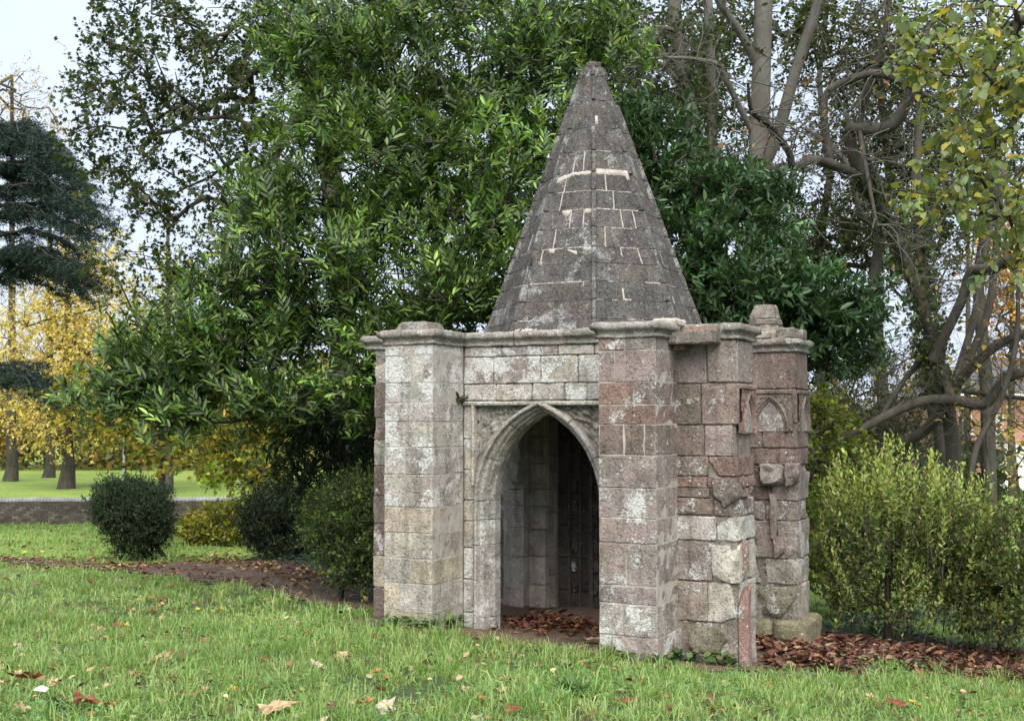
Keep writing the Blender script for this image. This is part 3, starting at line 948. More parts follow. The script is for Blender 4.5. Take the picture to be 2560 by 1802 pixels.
# a fern and leaves rooted in the joint beside the left buttress are made with the plants below
# ------------------------------------------------------------------ foliage tools
TEMPL = {
    'lance': ([(0, 0, 0), (.28, -.80, .05), (.66, -.80, .03), (1, 0, -.10), (.66, .80, .03), (.28, .80, .05)], [(0, 1, 2, 3), (0, 3, 4, 5)]),
    'rhomb': ([(0, 0, 0), (.45, -1, .06), (1, 0, -.04), (.45, 1, .06)], [(0, 1, 2), (0, 2, 3)]),
    'oval': ([(0, 0, 0), (.25, -.8, .03), (.7, -.75, .02), (1, 0, -.05), (.7, .75, .02), (.25, .8, .03)], [(0, 1, 2, 3), (0, 3, 4, 5)]),
    'maple': ([(0, 0, 0), (.08, -.72, -.05), (.34, -.42, .02), (.62, -1, -.09), (.66, -.34, .0), (1, 0, -.1), (.66, .34, .0), (.62, 1, -.09), (.34, .42, .02), (.08, .72, -.05)],
              [(0, 1, 2), (0, 2, 8), (0, 8, 9), (2, 3, 4), (2, 4, 6, 8), (4, 5, 6), (6, 7, 8)]),
    'heart': ([(.06, 0, 0), (0, -.5, .02), (.3, -1, .04), (.7, -.6, .0), (1, 0, -.1), (.7, .6, .0), (.3, 1, .04), (0, .5, .02)],
              [(0, 1, 2), (0, 2, 3, 4), (0, 4, 5, 6), (0, 6, 7)]),
    'needle': ([(0, -1, 0), (0, 1, 0), (1, 0, 0)], [(0, 1, 2)]),
    'curl': ([(0, 0, .0), (.3, -.9, .16), (.7, -.8, .14), (1, 0, .12), (.7, .8, .2), (.3, .9, .1), (.5, 0, -.02)],
             [(0, 1, 6), (1, 2, 6), (2, 3, 6), (3, 4, 6), (4, 5, 6), (5, 0, 6)]),
}
def unit(a):
    return a / np.maximum(np.linalg.norm(a, axis=-1, keepdims=True), 1e-9)

def leaf_mesh(name, P, D, N, L, Wd, col, shape):
    T, Fc = TEMPL[shape]
    T = np.array(T); k = len(T); n = len(P)
    D = unit(D); S = unit(np.cross(D, N)); N = np.cross(S, D)
    L = np.broadcast_to(L, (n,)); Wd = np.broadcast_to(Wd, (n,))
    V = (P[:, None] + D[:, None] * (T[None, :, 0:1] * L[:, None, None]) + S[:, None] * (T[None, :, 1:2] * Wd[:, None, None] / 2)
         + N[:, None] * (T[None, :, 2:3] * L[:, None, None]))
    lo = np.concatenate([np.array(f) for f in Fc]); tot = np.array([len(f) for f in Fc])
    loops = (lo[None] + (np.arange(n) * k)[:, None]).ravel()
    return np_mesh(name, V.reshape(-1, 3), loops, np.tile(tot, n), np.repeat(col, k, 0))

def tube_mesh(name, P0, P1, R0, R1, sides=5):
    P0 = np.asarray(P0, float); P1 = np.asarray(P1, float); n = len(P0)
    D = unit(P1 - P0)
    ref = np.where(np.abs(D[:, 2:3]) > .9, np.array([[1., 0, 0]]), np.array([[0, 0, 1.]]))
    A = unit(np.cross(D, ref)); B = np.cross(D, A)
    ang = np.arange(sides) * 2 * np.pi / sides
    c, s = np.cos(ang), np.sin(ang)
    ring = A[:, None] * c[None, :, None] + B[:, None] * s[None, :, None]
    V = np.concatenate([P0[:, None] + ring * np.asarray(R0)[:, None, None], P1[:, None] + ring * np.asarray(R1)[:, None, None]], 1)
    i = np.arange(sides); j = (i + 1) % sides
    F = np.stack([i, j, j + sides, i + sides], 1)
    loops = (F.ravel()[None] + (np.arange(n) * 2 * sides)[:, None]).ravel()
    return np_mesh(name, V.reshape(-1, 3), loops, np.full(n * sides, 4), smooth=True)

def grow(trunk, targets, step=.55, jit=.12, r_tip=.006, expo=.5, rmax=None, droop=0.0):
    """branch skeleton: trunk polyline [(p, r)], every target joined to the nearest grown node; returns edges and node data"""
    nodes = [np.array(p, float) for p, r in trunk]; par = [-1] + list(range(len(trunk) - 1))
    trunk_n = len(trunk)
    base = nodes[-1]
    d0 = np.min(np.stack([np.linalg.norm(targets - n, axis=1) for n in nodes]), 0)
    arr = np.zeros((len(nodes) + len(targets) * 14 + 10, 3)); cnt = len(nodes); arr[:cnt] = nodes
    tips = []
    lr = np.random.default_rng(len(targets) + 7)
    for ti in np.argsort(d0):
        t_ = targets[ti]
        d = np.linalg.norm(arr[:cnt] - t_, axis=1)
        d[:cnt] += np.maximum(0, arr[:cnt, 2] - t_[2]) * .35
        if trunk_n > 2: d[0] += 2
        a = int(np.argmin(d)); L = np.linalg.norm(arr[a] - t_)
        m = max(1, min(12, int(L / step)))
        prev = a; p0 = arr[a].copy()
        for s in range(1, m + 1):
            f = s / m
            p = p0 + (t_ - p0) * f
            if s < m: p = p + lr.normal(0, jit, 3) * L / m + np.array([0, 0, -droop * math.sin(f * 3.14) * L])
            arr[cnt] = p; par.append(prev); prev = cnt; cnt += 1
        tips.append(prev)
    arr = arr[:cnt]; par = np.array(par)
    w = np.zeros(cnt)
    w[tips] = 1
    for i in range(cnt - 1, 0, -1):
        w[par[i]] += max(w[i], .2)
    rad = r_tip * np.maximum(w, .6) ** expo
    for i in range(trunk_n): rad[i] = max(trunk[i][1], .001)
    if rmax: rad[trunk_n:] = np.minimum(rad[trunk_n:], rmax)
    return arr, par, rad, np.array(tips), trunk_n

def blob_pts(blobs, n, lr, shell=.5):
    """random points in ellipsoids given by (px, py, depth, half width px, half height px, half depth m[, weight])"""
    B = [(np.array(at(b[0], b[1], b[2])), b[3] * b[2] / FPX, b[5], b[4] * b[2] / FPX, b[6] if len(b) > 6 else 1.0) for b in blobs]
    wt = np.array([b[1] * b[3] * b[4] for b in B]); wt = wt / wt.sum()
    ch = lr.choice(len(B), n, p=wt)
    u = unit(lr.normal(0, 1, (n, 3))); r = lr.random(n) ** (1 / 3 * (1 - shell) + .05)
    c = np.stack([b[0] for b in B])[ch]; h = np.array([[b[1], b[2], b[3]] for b in B])[ch]
    return c + u * r[:, None] * h, u, ch

def pal(cols, n, lr, s=.18):
    c = np.array(cols)[lr.integers(0, len(cols), n)]
    return np.clip(c * (1 + lr.normal(0, s, (n, 1))) * (1 + lr.normal(0, .06, (n, 3))), .003, .9)

def sprays(tip, dirs, lr, per, slen, ll, lw, ang, up, cols, shape, curl=.25, s=.18, face_up=.6, flat=False, tone=None):
    """leaves set along short twigs that end at tip"""
    n = len(tip) * per
    t_ = np.tile(np.linspace(0, 1, per), len(tip))
    P = np.repeat(tip, per, 0); D = np.repeat(unit(dirs), per, 0)
    ref = lr.normal(0, 1, (len(tip), 3)); A = unit(np.cross(unit(dirs), ref)); B = np.cross(unit(dirs), A)
    ph = np.tile(np.arange(per) * 2.4, len(tip)) + np.repeat(lr.random(len(tip)) * 6.28, per)
    if flat:
        A = unit(np.cross(unit(dirs), lr.normal(0, .35, (len(tip), 3)) + np.array([0, -.35, 1.]))); B = np.cross(A, unit(dirs))
        ph = np.tile(np.arange(per) % 2 * np.pi, len(tip)) + lr.normal(0, .35, n)
    rad = np.repeat(A, per, 0) * np.cos(ph)[:, None] + np.repeat(B, per, 0) * np.sin(ph)[:, None]
    a = ang * (1.0 - .45 * t_) + lr.normal(0, .15, n)
    d = D * np.cos(a)[:, None] + rad * np.sin(a)[:, None]
    d[:, 2] += up
    base = P - D * ((1 - t_) * slen)[:, None] + rad * .004 + lr.normal(0, .004, (n, 3))
    N = rad * -np.sin(a)[:, None] * .4 + D * .4 + np.array([0, 0, face_up]) + lr.normal(0, curl, (n, 3))
    if flat: N = np.repeat(B, per, 0) + rad * -.25 + lr.normal(0, curl * .7, (n, 3))
    L = ll * np.clip(1 + lr.normal(0, .18, n), .4, 1.7) * (1 - .25 * np.abs(t_ - .5)) * np.repeat(np.exp(lr.normal(0, .16, len(tip))), per)
    c = pal(cols, n, lr, s)
    c *= np.repeat(1 + lr.normal(0, .12, (len(tip), 1)), per, 0)
    if tone is not None: c *= np.repeat(tone, per, 0)
    return base, d, N, L, L * lw / ll, np.clip(c, .003, .9)

def cat_leaves(parts):
    return [np.concatenate(x) for x in zip(*parts)]

def tree(name, label, cat, trunk, blobs, n_nodes, seed, bark, leaf=None, group=None, sides=5, step=.55, jit=.12, r_tip=.006, expo=.5, rmax=None,
         shell=.5, mat=None, shape='lance', per=8, n_spr=4, spread=.25, slen=.25, ll=.12, lw=.04, ang=.9, up=.1, cols=((.05, .1, .02),), outward=.6, droop=0.0, keep=None,
         face_up=.6, thin=.0, s=.18, extra=None, bare=0.0, dirz=.25, flat=False, tonal=.0):
    lr = np.random.default_rng(seed)
    base = np.array(trunk[0][0], float)
    root = tag(empty(name, tuple(base)), label, cat, group)
    T, U, ch = blob_pts(blobs, n_nodes, lr, shell)
    arr, par, rad, tips, tn = grow(trunk, T, step, jit, r_tip, expo, rmax, droop)
    e = np.arange(1, len(arr)); pe = par[1:]
    me = tube_mesh('trunk', arr[pe] - base, arr[e] - base, np.where(pe < tn, np.where(e < tn, rad[pe], rad[e] * 1.15), rad[pe]), rad[e], sides)
    obj('trunk', me, bark, root)
    if leaf is None and shape is None: return root, arr, par, rad, tips
    P = np.repeat(arr[tips], n_spr, 0)
    cen = np.stack([np.array(at(b[0], b[1], b[2])) for b in blobs]).mean(0)
    own = unit(arr[tips] - arr[par[tips]])
    d = np.repeat(own, n_spr, 0) * .7 + lr.normal(0, .55, (len(P), 3)) + np.array([0, 0, dirz])
    d = unit(d)
    P = P + d * (lr.random((len(P), 1)) * spread) + lr.normal(0, spread * .45, P.shape)
    tone = np.repeat(np.exp(lr.normal(0, tonal, (len(tips), 1))) * np.array([[1.0, 1.0, 1.0]]) + lr.normal(0, tonal * .12, (len(tips), 3)) * np.array([[1, .3, .2]]), n_spr, 0)
    tone = np.clip(tone, .3, 2.4)
    if bare:
        k = lr.random(len(P)) > bare; P = P[k]; d = d[k]; tone = tone[k]
    if keep is not None:
        k = keep(P); P = P[k]; d = d[k]; tone = tone[k]
    pts = sprays(P, d, lr, per, slen, ll, lw, ang, up, cols, shape, s=s, face_up=face_up, flat=flat, tone=tone)
    pts = list(pts)
    if thin:
        k = lr.random(len(pts[0])) > thin; pts = [x[k] for x in pts]
    if extra is not None: pts = cat_leaves([pts, extra(lr, P, d)])
    pts[0] = pts[0] - base
    # fine twigs carrying the sprays
    tw0 = P - d * slen; tw = tube_mesh('twigs', tw0 - base, P - base, np.full(len(P), .004), np.full(len(P), .002), 3)
    cr = obj('crown', leaf_mesh('crown', *pts, shape), mat or M_LEAF, root)
    cr['kind'] = 'stuff'
    to = obj('twigs', tw, bark, root); to['kind'] = 'stuff'
    return root

def gp(px, py):
    x, y = gpt(px, py); return (x, y, float(ground_z(x, y)))
def foot(x, y, sink=.1): return (x, y, float(ground_z(x, y)) - sink)
def A(px, py, Y): return tuple(at(px, py, Y))

# ------------------------------------------------------------------ cherry laurel behind the shelter
LG = [(.042, .088, .018), (.060, .118, .024), (.094, .162, .031), (.033, .064, .018), (.115, .20, .036), (.028, .056, .018), (.15, .23, .044)]
def yellow_few(n_, cols, ll, lw, per=1):
    def f(lr, P, d):
        k = lr.choice(len(P), min(n_, len(P)), replace=False)
        return sprays(P[k] + d[k] * .03, d[k], lr, per, .05, ll, lw, .9, -.2, cols, 'lance')
    return f
tree('laurel_tree', 'huge glossy green cherry laurel filling the space left of and behind the spire', 'tree',
     [(foot(-1.2, 17.2), .16), (A(1130, 1000, 17.0), .14), (A(1100, 700, 17.0), .11), (A(1080, 420, 17.2), .08), (A(1090, 180, 17.4), .04)],
     [(1130, 130, 17.4, 300, 170, 1.3), (850, 230, 17.2, 180, 200, 1.2), (900, 440, 16.4, 260, 200, 1.5), (1180, 420, 16.6, 280, 220, 1.4), (740, 640, 16.2, 220, 170, 1.3), (1020, 700, 15.8, 250, 190, 1.2),
      (1230, 660, 15.6, 110, 190, .8), (600, 790, 15.9, 200, 120, 1.1), (470, 900, 15.6, 210, 90, .9), (290, 985, 15.5, 120, 42, .5, 2.0), (420, 950, 15.5, 120, 70, .6, 1.2), (520, 1000, 15.5, 200, 65, .7, 1.1), (800, 920, 15.6, 220, 130, 1.0),
      (1400, 260, 17.6, 200, 240, 1.0), (650, 500, 16.6, 90, 130, .7), (980, 920, 15.7, 90, 120, .7), (720, 60, 17.8, 100, 90, .7), (1500, 90, 17.8, 130, 100, .8)],
     1000, 3, M_BARK_D, sides=5, step=.5, jit=.16, r_tip=.0065, expo=.44, shell=.35, mat=M_LAUREL, shape='lance', per=9, n_spr=8, spread=.34, slen=.30, ll=.132, lw=.043, ang=.85, up=.05, flat=True, tonal=.30,
     cols=LG, dirz=.55, extra=yellow_few(90, [(.42, .30, .05), (.5, .26, .04), (.38, .33, .06)], .11, .034))
# darker lower skirt of the laurel
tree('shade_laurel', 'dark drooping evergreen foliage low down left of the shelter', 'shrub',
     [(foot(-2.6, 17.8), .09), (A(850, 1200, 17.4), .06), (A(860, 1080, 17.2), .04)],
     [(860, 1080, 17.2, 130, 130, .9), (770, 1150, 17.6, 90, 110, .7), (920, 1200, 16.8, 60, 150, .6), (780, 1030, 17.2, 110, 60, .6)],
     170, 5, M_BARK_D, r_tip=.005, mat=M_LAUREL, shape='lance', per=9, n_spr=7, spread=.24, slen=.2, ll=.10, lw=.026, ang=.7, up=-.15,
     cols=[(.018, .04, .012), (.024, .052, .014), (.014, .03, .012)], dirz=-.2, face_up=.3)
# second evergreen, right of the spire
RG = [(.030, .072, .025), (.042, .092, .032), (.060, .118, .040), (.024, .055, .022)]
tree('rhododendron_tree', 'dark green broad-leaved evergreen spreading out right of the spire', 'tree',
     [(foot(2.3, 16.4), .12), (A(1790, 1000, 16.2), .10), (A(1800, 760, 16.0), .07), (A(1790, 560, 16.2), .04)],
     [(1730, 560, 16.0, 100, 150, .9), (1830, 480, 16.6, 130, 80, .8), (1880, 640, 15.9, 130, 90, .9), (1890, 760, 15.4, 170, 80, .9), (2060, 770, 15.6, 140, 80, .8), (1990, 860, 15.9, 130, 80, .8),
      (2120, 870, 16.0, 80, 70, .6), (1720, 760, 15.6, 60, 110, .6), (1620, 380, 16.8, 100, 120, .7), (2010, 720, 15.6, 110, 60, .7)],
     400, 7, M_BARK_D, step=.5, jit=.16, r_tip=.0065, expo=.45, shell=.35, mat=M_LAUREL, shape='lance', per=9, n_spr=6, spread=.28, slen=.2, ll=.13, lw=.05, ang=1.1, up=.05, cols=RG, dirz=.35, tonal=.2,
     extra=yellow_few(30, [(.3, .3, .06), (.22, .28, .05)], .11, .04))

# ------------------------------------------------------------------ sycamore behind, upper left
SY = [(.035, .055, .018), (.045, .07, .02), (.06, .08, .02), (.075, .085, .018), (.03, .05, .022)]
tree('sycamore_tree', 'tall thinning sycamore with spreading limbs against the pale sky at upper left', 'tree',
     [(foot(-3.6, 25), .34), (A(860, 800, 25), .29), (A(830, 450, 25), .24), (A(790, 200, 25), .19), (A(760, -150, 25), .12)],
     [(330, 40, 24, 190, 70, 1.6), (250, 130, 24, 90, 50, 1.0), (480, 170, 24, 170, 90, 1.6), (640, 90, 25, 200, 110, 1.8), (330, 270, 24, 170, 80, 1.5), (520, 330, 24, 170, 90, 1.6), (230, 370, 24, 70, 60, 1),
      (420, 450, 24, 180, 80, 1.4), (340, 520, 24, 110, 60, 1), (560, 560, 24, 130, 90, 1.2), (470, 660, 24, 120, 70, 1), (430, 800, 24, 110, 90, 1.2), (660, 300, 25, 140, 160, 1.6), (860, 60, 26, 160, 90, 1.6),
      (1080, 20, 26, 200, 60, 1.6), (1300, 40, 26, 160, 70, 1.4), (300, 660, 23.5, 70, 60, .8)],
     560, 12, M_BARK_D, sides=6, step=.8, jit=.10, r_tip=.007, expo=.5, rmax=.11, shell=.25, shape='maple', per=5, n_spr=6, spread=.42, slen=.26, ll=.10, lw=.115, ang=1.0, up=-.25,
     cols=SY, dirz=-.05, face_up=.8, s=.25)
# hanging green-yellow maple foliage low between the bushes
tree('field_maple', 'small autumn maple with thin dark trunk and hanging yellow green leaves above the brick wall', 'tree',
     [(foot(-9.0, 31), .11), (A(404, 1180, 31), .09), (A(402, 1060, 31), .085), (A(390, 950, 31), .06), (A(370, 880, 31), .03)],
     [(480, 1090, 30, 150, 70, 1.2), (620, 1130, 30, 100, 70, 1), (350, 1080, 31, 130, 60, 1.2), (560, 1040, 30, 120, 50, 1), (250, 1000, 31, 140, 90, 1.2), (350, 900, 31, 110, 80, 1), (640, 1060, 30, 80, 60, .8), (680, 1180, 29, 60, 60, .6)],
     190, 15, M_BARK_D, step=.7, jit=.2, r_tip=.008, expo=.5, rmax=.06, shape='maple', per=5, n_spr=6, spread=.5, slen=.3, ll=.13, lw=.15, ang=1.0, up=-.3,
     cols=[(.12, .15, .02), (.2, .2, .03), (.28, .23, .03), (.07, .10, .02), (.36, .27, .03)], dirz=-.2, face_up=.7)

# ------------------------------------------------------------------ cedar at the left edge
lr = np.random.default_rng(21)
cb = foot(-16.2, 34)
ced = tag(empty('cedar_tree', cb), 'dark blue green cedar with flat drooping tiers at the left edge', 'tree')
P0 = []; P1 = []; R0 = []; R1 = []; tipP = []; tipD = []
tr = [tuple(cb), A(-22, 960, 34), A(-30, 760, 34), A(-26, 560, 34), A(-40, 300, 34)]
for a, b, ra, rb in zip(tr, tr[1:], (.30, .26, .22, .16), (.26, .22, .16, .06)):
    P0.append(a); P1.append(b); R0.append(ra); R1.append(rb)
for bi in range(84):
    py = lr.choice([325, 365, 415, 470, 525, 580, 635, 690, 325, 415, 525, 635, 930]) + lr.uniform(-9, 9)
    reach = np.interp(py, [310, 380, 450, 560, 640, 720, 790, 860, 950], [150, 250, 300, 315, 285, 250, 160, 190, 230]) * lr.uniform(.62, 1.0)
    yy = lr.uniform(-3.2, 2.6)
    a = np.array(A(-28, py + 15, 34)); b = np.array(A(-28 + (reach + 28) * (1 if lr.random() < .85 else -.6) * (1 - .1 * abs(yy)), py + lr.uniform(5, 60), 34 + yy))
    prev = a
    n = 9
    for i in range(1, n + 1):
        f = i / n
        q_ = a + (b - a) * f + np.array([0, 0, .35 * math.sin(f * 3.1) - .25 * f ** 3]) + lr.normal(0, .06, 3)
        P0.append(prev); P1.append(q_); R0.append(.04 * (1 - f) + .012); R1.append(.04 * (1 - f) + .008)
        for s_ in range(4):
            sd = unit(unit(b - a) * .5 + unit(np.cross(b - a, [0, 0, 1])) * lr.uniform(-1, 1)) + np.array([0, 0, lr.uniform(-.38, .04)])
            ln = lr.uniform(.2, .75)
            for g in np.linspace(.1, 1, 6):
                tipP.append(q_ + sd * ln * g + np.array([0, 0, -.16 * g * g]) + lr.normal(0, .03, 3)); tipD.append(sd + np.array([0, 0, -.3]))
        prev = q_
ctr = np.array(cb)
obj('trunk', tube_mesh('trunk', np.array(P0) - ctr, np.array(P1) - ctr, np.array(R0), np.array(R1), 6), M_BARK_D, ced)
tipP = np.array(tipP); tipD = np.array(tipD)
rep = 7
NP_ = np.repeat(tipP, rep, 0) + lr.normal(0, .05, (len(tipP) * rep, 3)) * np.array([1, 1, .35])
ND = np.repeat(tipD, rep, 0) * .6 + lr.normal(0, .7, NP_.shape) + np.array([0, 0, .25])
cr_ = obj('crown', leaf_mesh('crown', NP_ - ctr, ND, lr.normal(0, 1, NP_.shape), np.full(len(NP_), .13), np.full(len(NP_), .024), pal([(.014, .030, .024), (.022, .042, .032), (.036, .062, .046), (.010, .022, .018)], len(NP_), lr), 'needle'), M_NEEDLE, ced)
cr_['kind'] = 'stuff'

# ------------------------------------------------------------------ far yellow trees across the lawn
YL = [(.58, .44, .12), (.66, .51, .16), (.52, .39, .10), (.56, .46, .16), (.44, .37, .12)]
def far_tree(px, Y, lab, blobs, seed, cols, nodes=150, r0=.3, ll=.17, thin=0.0, name='autumn_tree', grp=None, n_spr=5, per=6, up=-.1, spread=.9, lean=0, bark=None, topy=500, r_tip=.014):
    x = (px - CW / 2) / FPX * Y
    b = foot(x, Y, .2)
    return tree(name, lab, 'tree', [(b, r0 * 1.45), (A(px + lean * .1 + 2, 1165, Y), r0 * .95), (A(px + lean * .3 - 3, 1080, Y), r0 * .8), (A(px + lean * .6, 850, Y), r0 * .62), (A(px + lean, topy, Y), r0 * .25)], blobs, nodes, seed, bark or M_BARK, group=grp,
                sides=7, step=1.5, jit=.08, r_tip=r_tip, expo=.5, rmax=r0 * .4, shell=.2, shape='rhomb', per=per, n_spr=n_spr, spread=spread, slen=.5, ll=ll, lw=ll * .8, ang=1.0, up=up, cols=cols, thin=thin, dirz=.1, s=.2)
far_tree(170, 62, 'golden yellow tree behind the cedar, the broadest across the far lawn', [(190, 760, 62, 130, 150, 3.5), (120, 900, 62, 150, 150, 3.5), (260, 900, 61, 110, 120, 3), (230, 640, 62, 70, 90, 2), (180, 1040, 61, 150, 70, 3)], 31, YL, 460, .35, n_spr=7, ll=.16, r_tip=.010)
far_tree(30, 70, 'yellow tree with bare wispy orange top at the left edge', [(60, 240, 70, 70, 80, 2.5), (20, 330, 70, 60, 110, 2.5), (120, 330, 70, 60, 80, 2), (10, 900, 70, 70, 220, 3), (60, 1050, 70, 80, 70, 3)], 33,
         [(.42, .24, .06), (.36, .25, .08), (.45, .30, .08)], 520, .35, ll=.13, n_spr=2, per=4, topy=190, r_tip=.006)
far_tree(125, 75, 'slim yellow tree between the two broad golden ones', [(130, 960, 75, 90, 120, 3), (130, 800, 75, 80, 120, 3)], 35, YL, 90, .32)
far_tree(420, 58, 'pale olive yellow tree behind the maple and the lamp post', [(390, 720, 58, 80, 110, 2.5), (440, 860, 58, 130, 130, 3), (520, 980, 58, 130, 100, 3), (360, 1000, 58, 110, 90, 3)], 37,
         [(.30, .25, .05), (.36, .28, .05), (.22, .22, .045)], 190, .25)
far_tree(640, 66, 'golden green tree seen through the gap under the laurel', [(600, 1060, 66, 120, 80, 3), (700, 1100, 64, 90, 70, 3), (520, 1090, 66, 110, 60, 3), (760, 1020, 66, 90, 80, 3)], 39,
         [(.34, .30, .05), (.42, .34, .06), (.24, .26, .05)], 150, .25)
# bright young growth just behind the wall
tree('young_hazel', 'bright lime yellow sapling behind the low brick wall', 'shrub', [(foot(-8.2, 43), .05), (A(700, 1180, 43), .03), (A(690, 1120, 43), .02)],
     [(690, 1150, 43, 60, 60, 1), (640, 1180, 43, 60, 40, 1), (560, 1170, 43, 60, 40, 1)], 90, 41, M_BARK_D, r_tip=.008, shape='heart', per=5, n_spr=5, spread=.4, slen=.3, ll=.14, lw=.13,
     cols=[(.25, .34, .04), (.36, .38, .05), (.2, .3, .05)], up=-.2)

# ------------------------------------------------------------------ right: tall grey trunks
def poly_tube(parent, pts, name='trunk', mat=M_BARK_P, sides=14, rough=.06):
    """one continuous tapered, slightly irregular trunk or limb through [(p, r)]"""
    P = np.array([p for p, r in pts], float); rr = np.array([r for p, r in pts])
    n = 4 * (len(P) - 1) + 1
    t_ = np.linspace(0, len(P) - 1, n)
    # Catmull-Rom
    def cr_(a, t):
        i = np.clip(np.floor(t).astype(int), 0, len(a) - 2); f = (t - i)[:, None] if a.ndim > 1 else t - i
        a0 = a[np.maximum(i - 1, 0)]; a1 = a[i]; a2 = a[i + 1]; a3 = a[np.minimum(i + 2, len(a) - 1)]
        return .5 * (2 * a1 + (a2 - a0) * f + (2 * a0 - 5 * a1 + 4 * a2 - a3) * f ** 2 + (3 * a1 - a0 - 3 * a2 + a3) * f ** 3)
    Q = cr_(P, t_); q_r = np.maximum(cr_(rr, t_), .004)
    D = unit(np.gradient(Q, axis=0))
    ref = np.array([1., .2, 0]) if abs(D[0, 0]) < .8 else np.array([0, 1., 0])
    A_ = unit(np.cross(D, ref)); B_ = np.cross(D, A_)
    an = np.arange(sides) * 2 * np.pi / sides
    V = np.zeros((n, sides, 3))
    for i in range(n):
        for j in range(sides):
            w = 1 + rough * noise.noise(Vector((math.cos(an[j]) * 1.5, math.sin(an[j]) * 1.5, i * .35 + P[0, 0])))
            V[i, j] = Q[i] + (A_[i] * math.cos(an[j]) + B_[i] * math.sin(an[j])) * q_r[i] * w
    F = [(i * sides + j, i * sides + (j + 1) % sides, (i + 1) * sides + (j + 1) % sides, (i + 1) * sides + j) for i in range(n - 1) for j in range(sides)]
    off = np.array(parent.location)
    return obj(name, mesh(name, V.reshape(-1, 3) - off, F, True), mat, parent), Q

def bare_twigs(root, starts, lr, n, lmin, lmax, mat, name='twigs', curl=.5, r0=.012, fork=2, dirs=None, bias=(0, 0, .1)):
    """curving leafless twigs with forks, one mesh"""
    P0, P1, R0, R1, ends = [], [], [], [], []
    off = np.array(root.location)
    def go(p, d, L, r, lev):
        m = max(5, int(L / .14)); s = L / m
        bend = lr.normal(0, curl, 3)
        for i in range(m):
            d = unit(d + bend * s * 1.3 + lr.normal(0, .12, 3) + np.array(bias) * s)
            q_ = p + d * s
            ra = r * (1 - .8 * i / m); rb = r * (1 - .8 * (i + 1) / m)
            P0.append(p); P1.append(q_); R0.append(ra); R1.append(rb)
            if lev < fork and i > 0 and lr.random() < .42:
                go(q_, unit(d + lr.normal(0, .7, 3)), L * lr.uniform(.3, .6), rb * .75, lev + 1)
            p = q_
        ends.append(p)
    for i in range(n):
        k = lr.integers(0, len(starts))
        d = unit(lr.normal(0, 1, 3) + (np.array(dirs[k]) if dirs is not None else 0))
        go(np.array(starts[k], float) + lr.normal(0, .04, 3), d, lr.uniform(lmin, lmax), r0 * lr.uniform(.6, 1.2), 0)
    o = obj(name, tube_mesh(name, np.array(P0) - off, np.array(P1) - off, np.array(R0), np.array(R1), 4), mat, root)
    o['kind'] = 'stuff'
    return np.array(ends)

def leaf_cloud(root, P, lr, ll, lw, cols, shape, mat, per=4, spread=.15, up=-.2, name='crown', face_up=.6):
    d = unit(lr.normal(0, 1, P.shape) + np.array([0, 0, -.1]))
    pts = list(sprays(P, d, lr, per, spread, ll, lw, 1.0, up, cols, shape, face_up=face_up))
    pts[0] = pts[0] + lr.normal(0, spread, pts[0].shape) - np.array(root.location)
    o = obj(name, leaf_mesh(name, *pts, shape), mat, root); o['kind'] = 'stuff'
    return o

def tall_tree(name, label, base, trunk, limbs, seed, bark, n_tw=40, tw=(.5, 1.4), tmat=None, leafs=None, r0=.014, curl=.6):
    lr = np.random.default_rng(seed)
    root = tag(empty(name, base), label, 'tree')
    o, Q = poly_tube(root, trunk, 'trunk', bark)
    st = [p for p in Q[len(Q) // 2:]] if not limbs else []
    for l in limbs:
        o2, q_ = poly_tube(root, l, 'limb', bark, sides=9)
        st += list(q_[len(q_) // 4:])
    if n_tw:
        e = bare_twigs(root, st, lr, n_tw, tw[0], tw[1], tmat or M_TWIG, r0=r0, curl=curl)
        if leafs:
            k, ll, lw, cols, shape, per, spread = leafs
            e = e[lr.random(len(e)) < k]
            leaf_cloud(root, e, lr, ll, lw, cols, shape, M_LEAF, per, spread)
    return root
RUSTY = [(.17, .085, .04), (.21, .115, .05), (.13, .07, .045), (.24, .17, .07)]
DGR = [(.03, .045, .018), (.04, .055, .02), (.055, .06, .02)]
b = foot(4.75, 22.8)
tall_tree('beech_tree', 'straight thick grey trunk rising behind the right side of the spire', b,
          [(b, .29), (A(1870, 1000, 22.8), .25), (A(1885, 700, 22.8), .22), (A(1893, 450, 22.8), .19), (A(1903, 200, 22.8), .182), (A(1908, 0, 22.8), .175), (A(1912, -250, 22.8), .15)],
          [[(A(1905, 430, 22.8), .11), (A(1945, 330, 22.6), .12), (A(1985, 190, 22.4), .11), (A(2035, 40, 22.2), .10), (A(2085, -120, 22), .08)],
           [(A(1890, 160, 22.8), .09), (A(1850, 80, 22.5), .075), (A(1800, 10, 22.3), .07), (A(1760, -80, 22), .05)],
           [(A(1880, 330, 22.8), .06), (A(1810, 190, 22.2), .06), (A(1790, 160, 22), .05), (A(1700, 145, 21.6), .03), (A(1590, 150, 21.2), .02)]], 51, M_BARK_P, 60, (.6, 1.8), M_TWIG, (.16, .11, .12, DGR, 'maple', 3, .25))
b = foot(3.55, 23.6)
tall_tree('beech_tree', 'leaning grey trunk nearest the spire on its right', b,
          [(b, .22), (A(1790, 1000, 23.6), .2), (A(1770, 600, 23.6), .165), (A(1745, 380, 23.6), .15), (A(1715, 220, 23.6), .145), (A(1690, 60, 23.6), .14), (A(1670, -200, 23.6), .12)],
          [[(A(1715, 230, 23.6), .05), (A(1650, 160, 23.2), .05), (A(1570, 170, 22.6), .03), (A(1500, 130, 22.2), .02)], [(A(1700, 80, 23.6), .05), (A(1640, 70, 23), .05), (A(1560, 85, 22.4), .04), (A(1480, 60, 22), .02)]],
          53, M_BARK_P, 50, (.6, 1.6), M_TWIG, (.18, .11, .12, DGR, 'maple', 3, .25))
